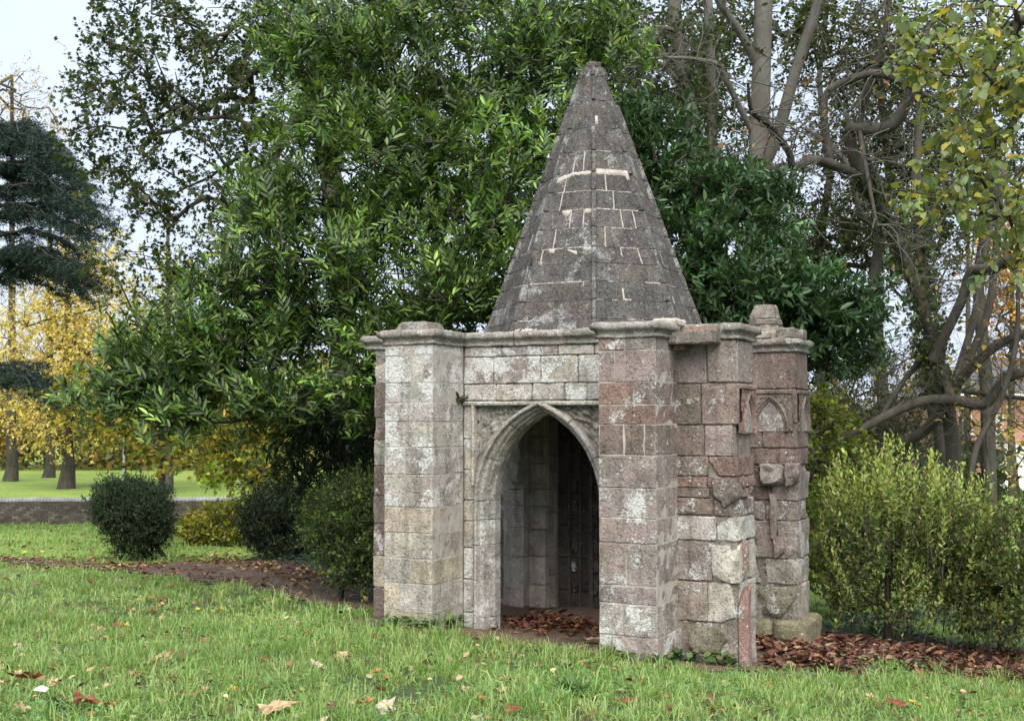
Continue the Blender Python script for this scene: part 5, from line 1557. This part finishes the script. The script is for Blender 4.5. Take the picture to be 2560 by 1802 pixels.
def rosette(px, py, label, n, L, seed, cols, shape='oval', lw=.55):
    return weed('weed', label, lawn_pt(px, py), n, L, cols, seed, shape, lw, lean=1.2)
GC = [(.07, .15, .05), (.10, .19, .06), (.06, .12, .05)]
rosette(1430, 1735, 'feathery grey green weed in the middle foreground', 170, .17, 103, [(.10, .19, .075), (.14, .24, .10), (.07, .14, .05)], 'lance', .14)
rosette(1570, 1632, 'small leafy weeds at the foot of the front right buttress', 60, .10, 105, GC)
rosette(1630, 1648, 'dark green weed below the corner of the front right buttress', 40, .09, 106, GC)
rosette(1075, 1665, 'broad-leaved weed in the grass left of the archway', 24, .11, 107, GC)
rosette(1010, 1690, 'pale broad weed in the lawn towards the left buttress', 22, .12, 108, [(.12, .2, .09), (.10, .17, .07)])
rosette(950, 1530, 'dark weeds at the left foot of the shelter', 60, .12, 109, [(.05, .10, .03), (.07, .13, .03)])

# plants hugging the foot of the front walls, and clover in the lawn
def ground_leaves(name, label, X, Y, cols, l0, l1, seed, shape='oval', lift=.06):
    lr = np.random.default_rng(seed); n = len(X); a = lr.random(n) * 6.28
    P = np.stack([X, Y, ground_z(X, Y) + lr.random(n) * lift + .02], 1)
    L = lr.uniform(l0, l1, n)
    o = obj(name, leaf_mesh(name, P, np.stack([np.cos(a), np.sin(a), lr.uniform(-.2, .7, n)], 1), np.array([0, -.2, 1.]) + lr.normal(0, .35, P.shape), L, L * lr.uniform(.6, .95, n), pal(cols, n, lr, .2), shape), M_LEAF)
    tag(o, label, 'ground plants', kind='stuff')
lr = np.random.default_rng(119)
edges = [((-1.5, -2.13), (-.9, -2.13)), ((-.88, -2.1), (-.88, -1.5)), ((.9, -2.13), (1.5, -2.13)), ((1.52, -2.1), (1.52, -1.52)), ((1.5, -1.53), (2.1, -1.53))]
XX, YY = [], []
for (a0, b0), (a1, b1) in edges:
    m = int(170 * math.hypot(a1 - a0, b1 - b0))
    f = lr.random(m); k = np.sin(f * 9 + a0 * 5) + lr.normal(0, .5, m) > -.4; f = f[k]
    du = a0 + (a1 - a0) * f + lr.normal(0, .03, len(f)); dv = b0 + (b1 - b0) * f - np.abs(lr.normal(0, .06, len(f)))
    XX.append(CEN.x + _u.x * du + _v.x * dv); YY.append(CEN.y + _u.y * du + _v.y * dv)
ground_leaves('wall_foot_weeds', 'low dark weeds growing along the foot of the front buttresses', np.concatenate(XX), np.concatenate(YY), [(.06, .12, .035), (.09, .16, .045), (.04, .08, .03), (.12, .13, .05)], .04, .10, 118, 'oval', .10)
cc_ = [(lr.uniform(-4, 5), lr.uniform(7.4, 12.5)) for _ in range(34)]
X = np.concatenate([lr.normal(c_[0], .22, 70) for c_ in cc_]); Y = np.concatenate([lr.normal(c_[1], .16, 70) for c_ in cc_])
k = (X * X >= 0)
dx = X - CEN.x; dy = Y - CEN.y; k &= ~((np.abs(dx * _u.x + dy * _u.y) < 2.2) & (np.abs(dx * _v.x + dy * _v.y) < 2.2))
ground_leaves('lawn_clover', 'patches of small round clover leaves scattered through the near lawn', X[k], Y[k], [(.10, .22, .07), (.13, .26, .09), (.08, .17, .06)], .02, .045, 117, 'oval', .09)

# ivy on the ground
def ivy(name, label, pxs, n, seed, cols):
    lr = np.random.default_rng(seed)
    poly = [gpt(*p_) for p_ in pxs]
    xs = [p_[0] for p_ in poly]; ys = [p_[1] for p_ in poly]
    X = lr.uniform(min(xs), max(xs), n * 4); Y = lr.uniform(min(ys), max(ys), n * 4)
    k = inpoly(poly, X + wob(X, Y) * 1.2, Y); X = X[k][:n]; Y = Y[k][:n]
    P = np.stack([X, Y, ground_z(X, Y) + lr.uniform(.02, .2, len(X)) * (.5 + .5 * np.sin(X * 3))], 1)
    a = lr.random(len(X)) * 6.28
    D = np.stack([np.cos(a), np.sin(a), lr.uniform(-.4, .5, len(X))], 1)
    o = obj(name, leaf_mesh(name, P, D, np.array([0, -.4, 1.]) + lr.normal(0, .35, P.shape), lr.uniform(.05, .10, len(X)), lr.uniform(.05, .10, len(X)), pal(cols, len(X), lr), 'maple'), M_LAUREL)
    tag(o, label, 'ivy', kind='stuff')
IV = [(.022, .045, .022), (.03, .06, .028), (.016, .034, .02)]
ivy('ground_ivy', 'dark ivy covering the ground under the right shrubs', [(2040, 1560), (2300, 1530), (2700, 1560), (2700, 1690), (2440, 1650), (2250, 1612), (2120, 1600)], 2600, 111, IV)
ivy('ground_ivy', 'dark ivy below the bushes left of the shelter', [(640, 1392), (720, 1375), (960, 1420), (965, 1480), (850, 1450), (720, 1412)], 1500, 112, IV)

# ------------------------------------------------------------------ grass
lr = np.random.default_rng(120)
def near_building(x, y, m=0.0):
    dx = x - CEN.x; dy = y - CEN.y
    a = np.abs(dx * _u.x + dy * _u.y); b_ = np.abs(dx * _v.x + dy * _v.y)
    return ((a < 1.5 + m) & (b_ < 1.5 + m)) | ((a < 2.1 + m) & (b_ > .9 - m) & (b_ < 1.5 + m)) | ((b_ < 2.1 + m) & (a > .9 - m) & (a < 1.5 + m))
def scatter(n, x0, x1, y0, y1, fx=1.0):
    X = lr.uniform(x0, x1, n); Y = lr.uniform(y0, y1, n)
    k = (np.abs(X) < Y * .427 * 1.1 + 1.3)
    return X[k], Y[k]
def tuft_blades(nc, x0, x1, y0, y1, per, rad, hmin, hmax, w):
    X, Y = scatter(nc, x0, x1, y0, y1)
    k = ~on_path(X, Y) & ~near_building(X, Y, .03); X = X[k]; Y = Y[k]; m = len(X)
    th = np.exp(lr.normal(0, .36, m) + .18 * np.sin(X * 2.3) * np.sin(Y * 2.9 + 1)); tw = lr.random(m)
    r = rad * np.sqrt(lr.random((m, per))); a = lr.random((m, per)) * 6.28
    bx = (X[:, None] + r * np.cos(a)).ravel(); by = (Y[:, None] + r * np.sin(a)).ravel()
    aa = (a + lr.normal(0, .9, a.shape) + (lr.random((m, 1)) - .5) * 1.2).ravel()
    n = len(bx)
    h = (lr.uniform(hmin, hmax, (m, per)) * th[:, None]).ravel()
    lean = np.clip((.35 + r / rad * .8).ravel() + lr.normal(.1, .3, n), .05, 1.75)
    d = np.stack([np.cos(aa), np.sin(aa), np.zeros(n)], 1); sd = np.stack([-np.sin(aa), np.cos(aa), np.zeros(n)], 1)
    sd = unit(sd + lr.normal(0, .5, sd.shape) * np.array([1, 1, .3]))
    B = np.stack([bx, by, ground_z(bx, by) - .01], 1)
    mid = B + d * (h * np.sin(lean) * .34)[:, None]; mid[:, 2] += h * .6 * np.cos(lean * .55)
    tip = B + d * (h * np.sin(lean) * .95)[:, None]; tip[:, 2] += h * np.clip(np.cos(lean), .08, 1)
    ww = (w * lr.uniform(.6, 1.35, n))[:, None] / 2
    V = np.stack([B - sd * ww, B + sd * ww, mid + sd * ww * .9, mid - sd * ww * .9, tip], 1).reshape(-1, 3)
    pc = np.array([(.175, .295, .07), (.225, .345, .10), (.138, .25, .058), (.31, .38, .14), (.40, .42, .20), (.205, .32, .135)])
    base = pc[lr.choice(6, m, p=[.26, .25, .15, .17, .07, .10])]
    mixb = pc[lr.choice(6, n, p=[.24, .26, .14, .18, .10, .08])]
    big = 1 + .13 * np.sin(X * 1.1 + 1) * np.sin(Y * 1.5 + X * .5)
    c = np.repeat(base * big[:, None], per, 0) * .55 + mixb * .45
    c *= 1 + lr.normal(0, .16, (n, 1))
    return V, np.clip(c, .01, .85)
Vs, Cs = [], []
for (nc, x0, x1, y0, y1, per, rad, h0_, h1_, w) in ((8600, -8.5, 7.6, 6.0, 13.2, 21, .09, .045, .145, .0076), (3000, -8, 6.8, 12.6, 18.5, 16, .115, .05, .14, .0115), (2200, -15, 2, 18, 30, 14, .17, .05, .13, .019), (1600, -19, 0, 28, 39, 12, .2, .05, .13, .028)):
    V, c = tuft_blades(nc, x0, x1, y0, y1, per, rad, h0_, h1_, w)
    Vs.append(V); Cs.append(c)
V = np.concatenate(Vs); c = np.concatenate(Cs); n = len(c)
lo = np.array([0, 1, 2, 3, 3, 2, 4]); loops = (lo[None] + (np.arange(n) * 5)[:, None]).ravel()
me = np_mesh('lawn_grass', V, loops, np.tile([4, 3], n), np.repeat(c, 5, 0))
gr = obj('lawn_grass', me, M_GRASS)
tag(gr, 'tufted green lawn grass in the foreground and around the path', 'grass', kind='stuff')

# ------------------------------------------------------------------ leaf litter
def litter(name, label, X, Y, cols, l0, l1, seed, lift=.02, tilt=.5, wr=(.35, .8)):
    lr = np.random.default_rng(seed)
    n = len(X)
    P = np.stack([X, Y, ground_z(X, Y) + .014 + lr.random(n) * lift], 1)
    a = lr.random(n) * 6.28
    D = np.stack([np.cos(a), np.sin(a), lr.normal(0, tilt * .5, n)], 1)
    L = lr.uniform(l0, l1, n)
    o = obj(name, leaf_mesh(name, P, D, np.array([0, 0, 1.]) + lr.normal(0, tilt, P.shape), L, L * lr.uniform(wr[0], wr[1], n), pal(cols, n, lr, .3), 'curl'), M_DRY)
    tag(o, label, 'fallen leaves', kind='stuff')
    return o
RB = [(.12, .05, .033), (.16, .07, .045), (.08, .036, .027), (.20, .10, .06), (.27, .17, .11), (.10, .06, .045), (.055, .03, .024)]
TN = [(.26, .18, .10), (.20, .125, .07), (.34, .25, .14), (.14, .08, .05), (.15, .09, .06), (.36, .28, .07)]
def band(n, poly, keep=None):
    xs = [p_[0] for p_ in poly]; ys = [p_[1] for p_ in poly]
    X = lr.uniform(min(xs), max(xs), n); Y = lr.uniform(min(ys), max(ys), n)
    k = inpoly(poly, X + wob(X, Y) * .8, Y + wob(Y, X) * .8) & ~near_building(X, Y, -.02)
    return X[k], Y[k]
X, Y = band(13000, [(2.5, 11.3), gpt(2200, 1668), gpt(2600, 1712), (8.6, 13.6), (8.4, 14.9), (4.6, 14.6), (3.0, 15.2), (2.6, 12.6)])
jj = lr.random(len(X)) < .12; X = X + np.where(jj, lr.normal(0, .3, len(X)), 0); Y = Y + np.where(jj, lr.normal(-.1, .3, len(X)), 0)
jj = ~near_building(X, Y, .0); X = X[jj]; Y = Y[jj]
litter('leaf_litter', 'thick red brown chestnut leaf litter on the path right of the shelter', X, Y, RB, .06, .17, 131, .05, .5, (.22, .5))
X, Y = band(5200, [gpt(300, 1432), gpt(500, 1450), gpt(700, 1492), gpt(960, 1535), gpt(960, 1495), gpt(930, 1450), gpt(720, 1405), gpt(560, 1385), gpt(420, 1395), gpt(280, 1408)])
k = lr.random(len(X)) < .25 + .75 * (np.sin(X * 1.7 + Y) > .0)
litter('leaf_litter', 'scattered tan and brown leaves along the earth path left of the shelter', X[k], Y[k], TN + RB + RB, .05, .13, 132, .03, .4, (.3, .6))
X, Y = band(1500, [gpt(-60, 1412), gpt(300, 1436), gpt(420, 1410), gpt(300, 1395), gpt(150, 1400), gpt(-60, 1385)])
litter('leaf_litter', 'sparse pale leaves on the far left stretch of the path', X, Y, TN + RB, .05, .12, 133, .03, .4, (.3, .6))
X, Y = band(9000, [(2.5, 11.2), gpt(2200, 1672), gpt(2600, 1716), (8.6, 13.6), (8.4, 15.2), (4.6, 15.0), (3.0, 15.2), (2.6, 12.6)])
litter('leaf_fragments', 'broken dark leaf fragments and tan scraps mixed in the litter right of the shelter', X, Y, [(.05, .03, .024), (.10, .06, .04), (.24, .17, .11), (.15, .07, .045)], .02, .06, 136, .06, .6, (.3, .9))
# inside the shelter: a drift of leaves
n = 430
a_ = np.clip(lr.normal(-.25, .36, n), -.9, .75); b_ = np.clip(lr.normal(-.55, .38, n), -1.4, .7)
X = CEN.x + _u.x * a_ + _v.x * b_; Y = CEN.y + _u.y * a_ + _v.y * b_
litter('leaf_litter', 'dark red leaves drifted on the floor inside the shelter', X, Y, [(.10, .035, .025), (.15, .06, .035), (.07, .03, .022), (.22, .12, .05)], .05, .14, 134, .05, .5, (.25, .55))
# bits of pale stone and leaf between the grass blades far left
X, Y = scatter(900, -12, 1.5, 16.5, 36)
k = ~on_path(X, Y); litter('leaf_litter', 'many small pale leaves lying on the lawn beyond the path', X[k], Y[k], TN, .06, .14, 135, .10, .4)

X, Y = scatter(3900, -5.5, 6.6, 6.9, 15)
k = ~on_path(X, Y) & ~near_building(X, Y, .05) & (lr.random(len(X)) < .35 + .65 * (np.sin(X * 1.3 + 2) * np.sin(Y * 1.9) > 0))
litter('leaf_fragments', 'small brown leaf scraps sunk between the grass blades of the near lawn', X[k], Y[k], [(.16, .09, .05), (.24, .15, .08), (.10, .055, .035), (.33, .24, .14)], .025, .075, 137, .06, .5, (.4, .9))
# single fallen leaves on the near lawn
M_LV = []
LC = {'tan': (.42, .29, .17), 'red brown': (.20, .07, .04), 'orange': (.42, .17, .05), 'pale cream': (.42, .35, .26), 'yellow': (.52, .40, .06), 'dark brown': (.09, .05, .035)}
leaf_var = {}
for cn_, cc in LC.items():
    lst = []
    for v in range(4):
        lr2 = np.random.default_rng(v * 7 + len(cn_))
        ns_, nr_ = 16, 3
        ang = np.linspace(0, 2 * np.pi, ns_, endpoint=False)
        rr = 1 + (.30 * np.cos(5 * ang) if v % 2 else .10 * np.cos(3 * ang)) + lr2.normal(0, .13, ns_)
        fold = lr2.uniform(.10, .30); roll = lr2.uniform(-.25, .3); wv = (.40, .45, .24, .42)[v]
        V = [(0, 0, 0)]
        for q_ in range(1, nr_ + 1):
            f = q_ / nr_
            for a_, r_ in zip(ang, rr):
                x_ = math.cos(a_) * .5 * f * (1 + (r_ - 1) * f ** 2); y_ = math.sin(a_) * wv * f * (1 + (r_ - 1) * f ** 2)
                V.append((x_, y_, fold * abs(y_) * 1.3 + roll * x_ * x_ * 1.6 + lr2.normal(0, .03) * f + .05 * math.sin(9 * a_) * f ** 3))
        F = [(0, 1 + i, 1 + (i + 1) % ns_) for i in range(ns_)]
        for q_ in range(nr_ - 1):
            o0 = 1 + q_ * ns_; o1 = o0 + ns_
            F += [(o0 + i, o1 + i, o1 + (i + 1) % ns_, o0 + (i + 1) % ns_) for i in range(ns_)]
        me = mesh('fallen_leaf', V, F)
        at_ = me.attributes.new('Col', 'FLOAT_COLOR', 'POINT')
        cv = np.ones((len(V), 4), np.float32); cv[:, :3] = np.array(cc) * (1 + lr2.normal(0, .28, (len(V), 1)))
        at_.data.foreach_set('color', np.clip(cv, .01, 1).ravel()); me.materials.append(M_DRY)
        lst.append(me)
    leaf_var[cn_] = lst
def place_words(px, py):
    c = ('at the far left', 'left of centre', 'below the left buttress', 'before the archway', 'below the right buttress', 'before the right shrubs')[int(min(5, max(0, np.searchsorted([300, 850, 1200, 1520, 1950], px))))]
    r = ('close to the path edge', 'midway up the lawn', 'near the bottom edge')[int(np.searchsorted([1600, 1710], py))]
    return f'{r}, {c}'
def fallen(px, py, colr, size, label=None, group=None, v=None, lift=.035):
    o = bpy.data.objects.new('fallen_leaf', leaf_var[colr][v if v is not None else random.randrange(4)])
    COL.objects.link(o)
    x, y = gpt(px, py)
    o.location = (x, y, float(ground_z(x, y)) + lift)
    o.rotation_euler = (random.uniform(-.45, .45), random.uniform(-.45, .45), random.uniform(0, 6.28))
    o.scale = (size, size, size)
    tag(o, label or f'{colr} fallen leaf in the grass {place_words(px, py)}', 'leaf', group or f'{colr} fallen leaves on the near lawn')
    return o
big = [(235, 1780, 'red brown', .30, 'biggest red brown curled leaf in the bottom left corner of the lawn'), (150, 1772, 'dark brown', .15, 'upright dark brown leaf just left of the biggest curled leaf'), (915, 1775, 'orange', .14, 'orange leaf at the bottom edge below the left buttress'),
       (965, 1785, 'pale cream', .15, 'pale cream leaf beside the orange one at the bottom edge'), (1565, 1772, 'red brown', .18, 'red brown leaf at the bottom edge below the front right buttress'), (50, 1635, 'pale cream', .2, 'large pale dry leaf near the left edge of the lawn'),
       (690, 1790, 'tan', .22, 'broad tan leaf cut by the bottom edge'), (2240, 1775, 'red brown', .18, 'red brown leaf near the bottom edge towards the right'), (795, 1680, 'pale cream', .15, 'curled pale leaf in the lawn left of centre'),
       (1795, 1650, 'red brown', .2, 'curled red brown leaf against the foot of the right buttress'), (1480, 1612, 'tan', .16, 'tan leaf lying before the archway'), (60, 1715, 'red brown', .2, 'flat reddish leaf near the left edge of the lawn')]
for (a_, b_, c_, s_, l_) in big: 
    o = fallen(a_, b_, c_, s_, l_, 'large fallen leaves on the lawn', None, .06)
names = list(LC)
clu = [(random.uniform(-10, 2570), 1802 - 350 * random.random()) for _ in range(48)]
for i in range(330):
    a_ = random.uniform(-10, 2570); b_ = 1802 - (1802 - 1445) * random.random() ** 1.0
    if i % 5 < 3:
        c0_ = random.choice(clu); a_ = c0_[0] + random.gauss(0, 70); b_ = c0_[1] + random.gauss(0, 22)
    if b_ > 1815 or b_ < 1430: continue
    x, y = gpt(a_, b_)
    if on_path(np.array([x]), np.array([y]))[0] or near_building(np.array([x]), np.array([y]), .05)[0]: continue
    fallen(a_, b_, random.choices(names, [6, 4, 1.5, 3, .7, 2])[0], random.uniform(.05, .115))
# white scrap bottom left
o = obj('white_scrap', mesh('white_scrap', [(-.04, -.025, .01), (.045, -.02, .0), (.05, .02, .015), (0, .04, .03), (-.045, .02, .012), (0, 0, .035)], [(0, 1, 5), (1, 2, 5), (2, 3, 5), (3, 4, 5), (4, 0, 5)]), M_WHITE)
o.location = lawn_pt(100, 1752, .07)
tag(o, 'small white scrap lying in the grass at the lower left', 'litter scrap')
# earth mound inside the arch
V = []; F = []
n = 14
for i in range(n + 1):
    for j in range(n + 1):
        a_ = (i / n - .5) * 2; b_ = (j / n - .5) * 2
        r_ = max(0, 1 - a_ * a_ - b_ * b_)
        P = Vector((a_ * .62, b_ * .5, .16 * r_ ** .8 - .03)) + noise.noise_vector(Vector((a_ * 2, b_ * 2, 3))) * .02
        V.append(P)
F = [(i * (n + 1) + j, (i + 1) * (n + 1) + j, (i + 1) * (n + 1) + j + 1, i * (n + 1) + j + 1) for i in range(n) for j in range(n)]
o = obj('earth_mound', mesh('earth_mound', V, F, True), M_DIRT)
wp = CEN + _u * -.35 + _v * .35
o.location = (wp.x, wp.y, float(ground_z(wp.x, wp.y))); o.rotation_euler = (0, 0, -.3)
o['kind'] = 'structure'
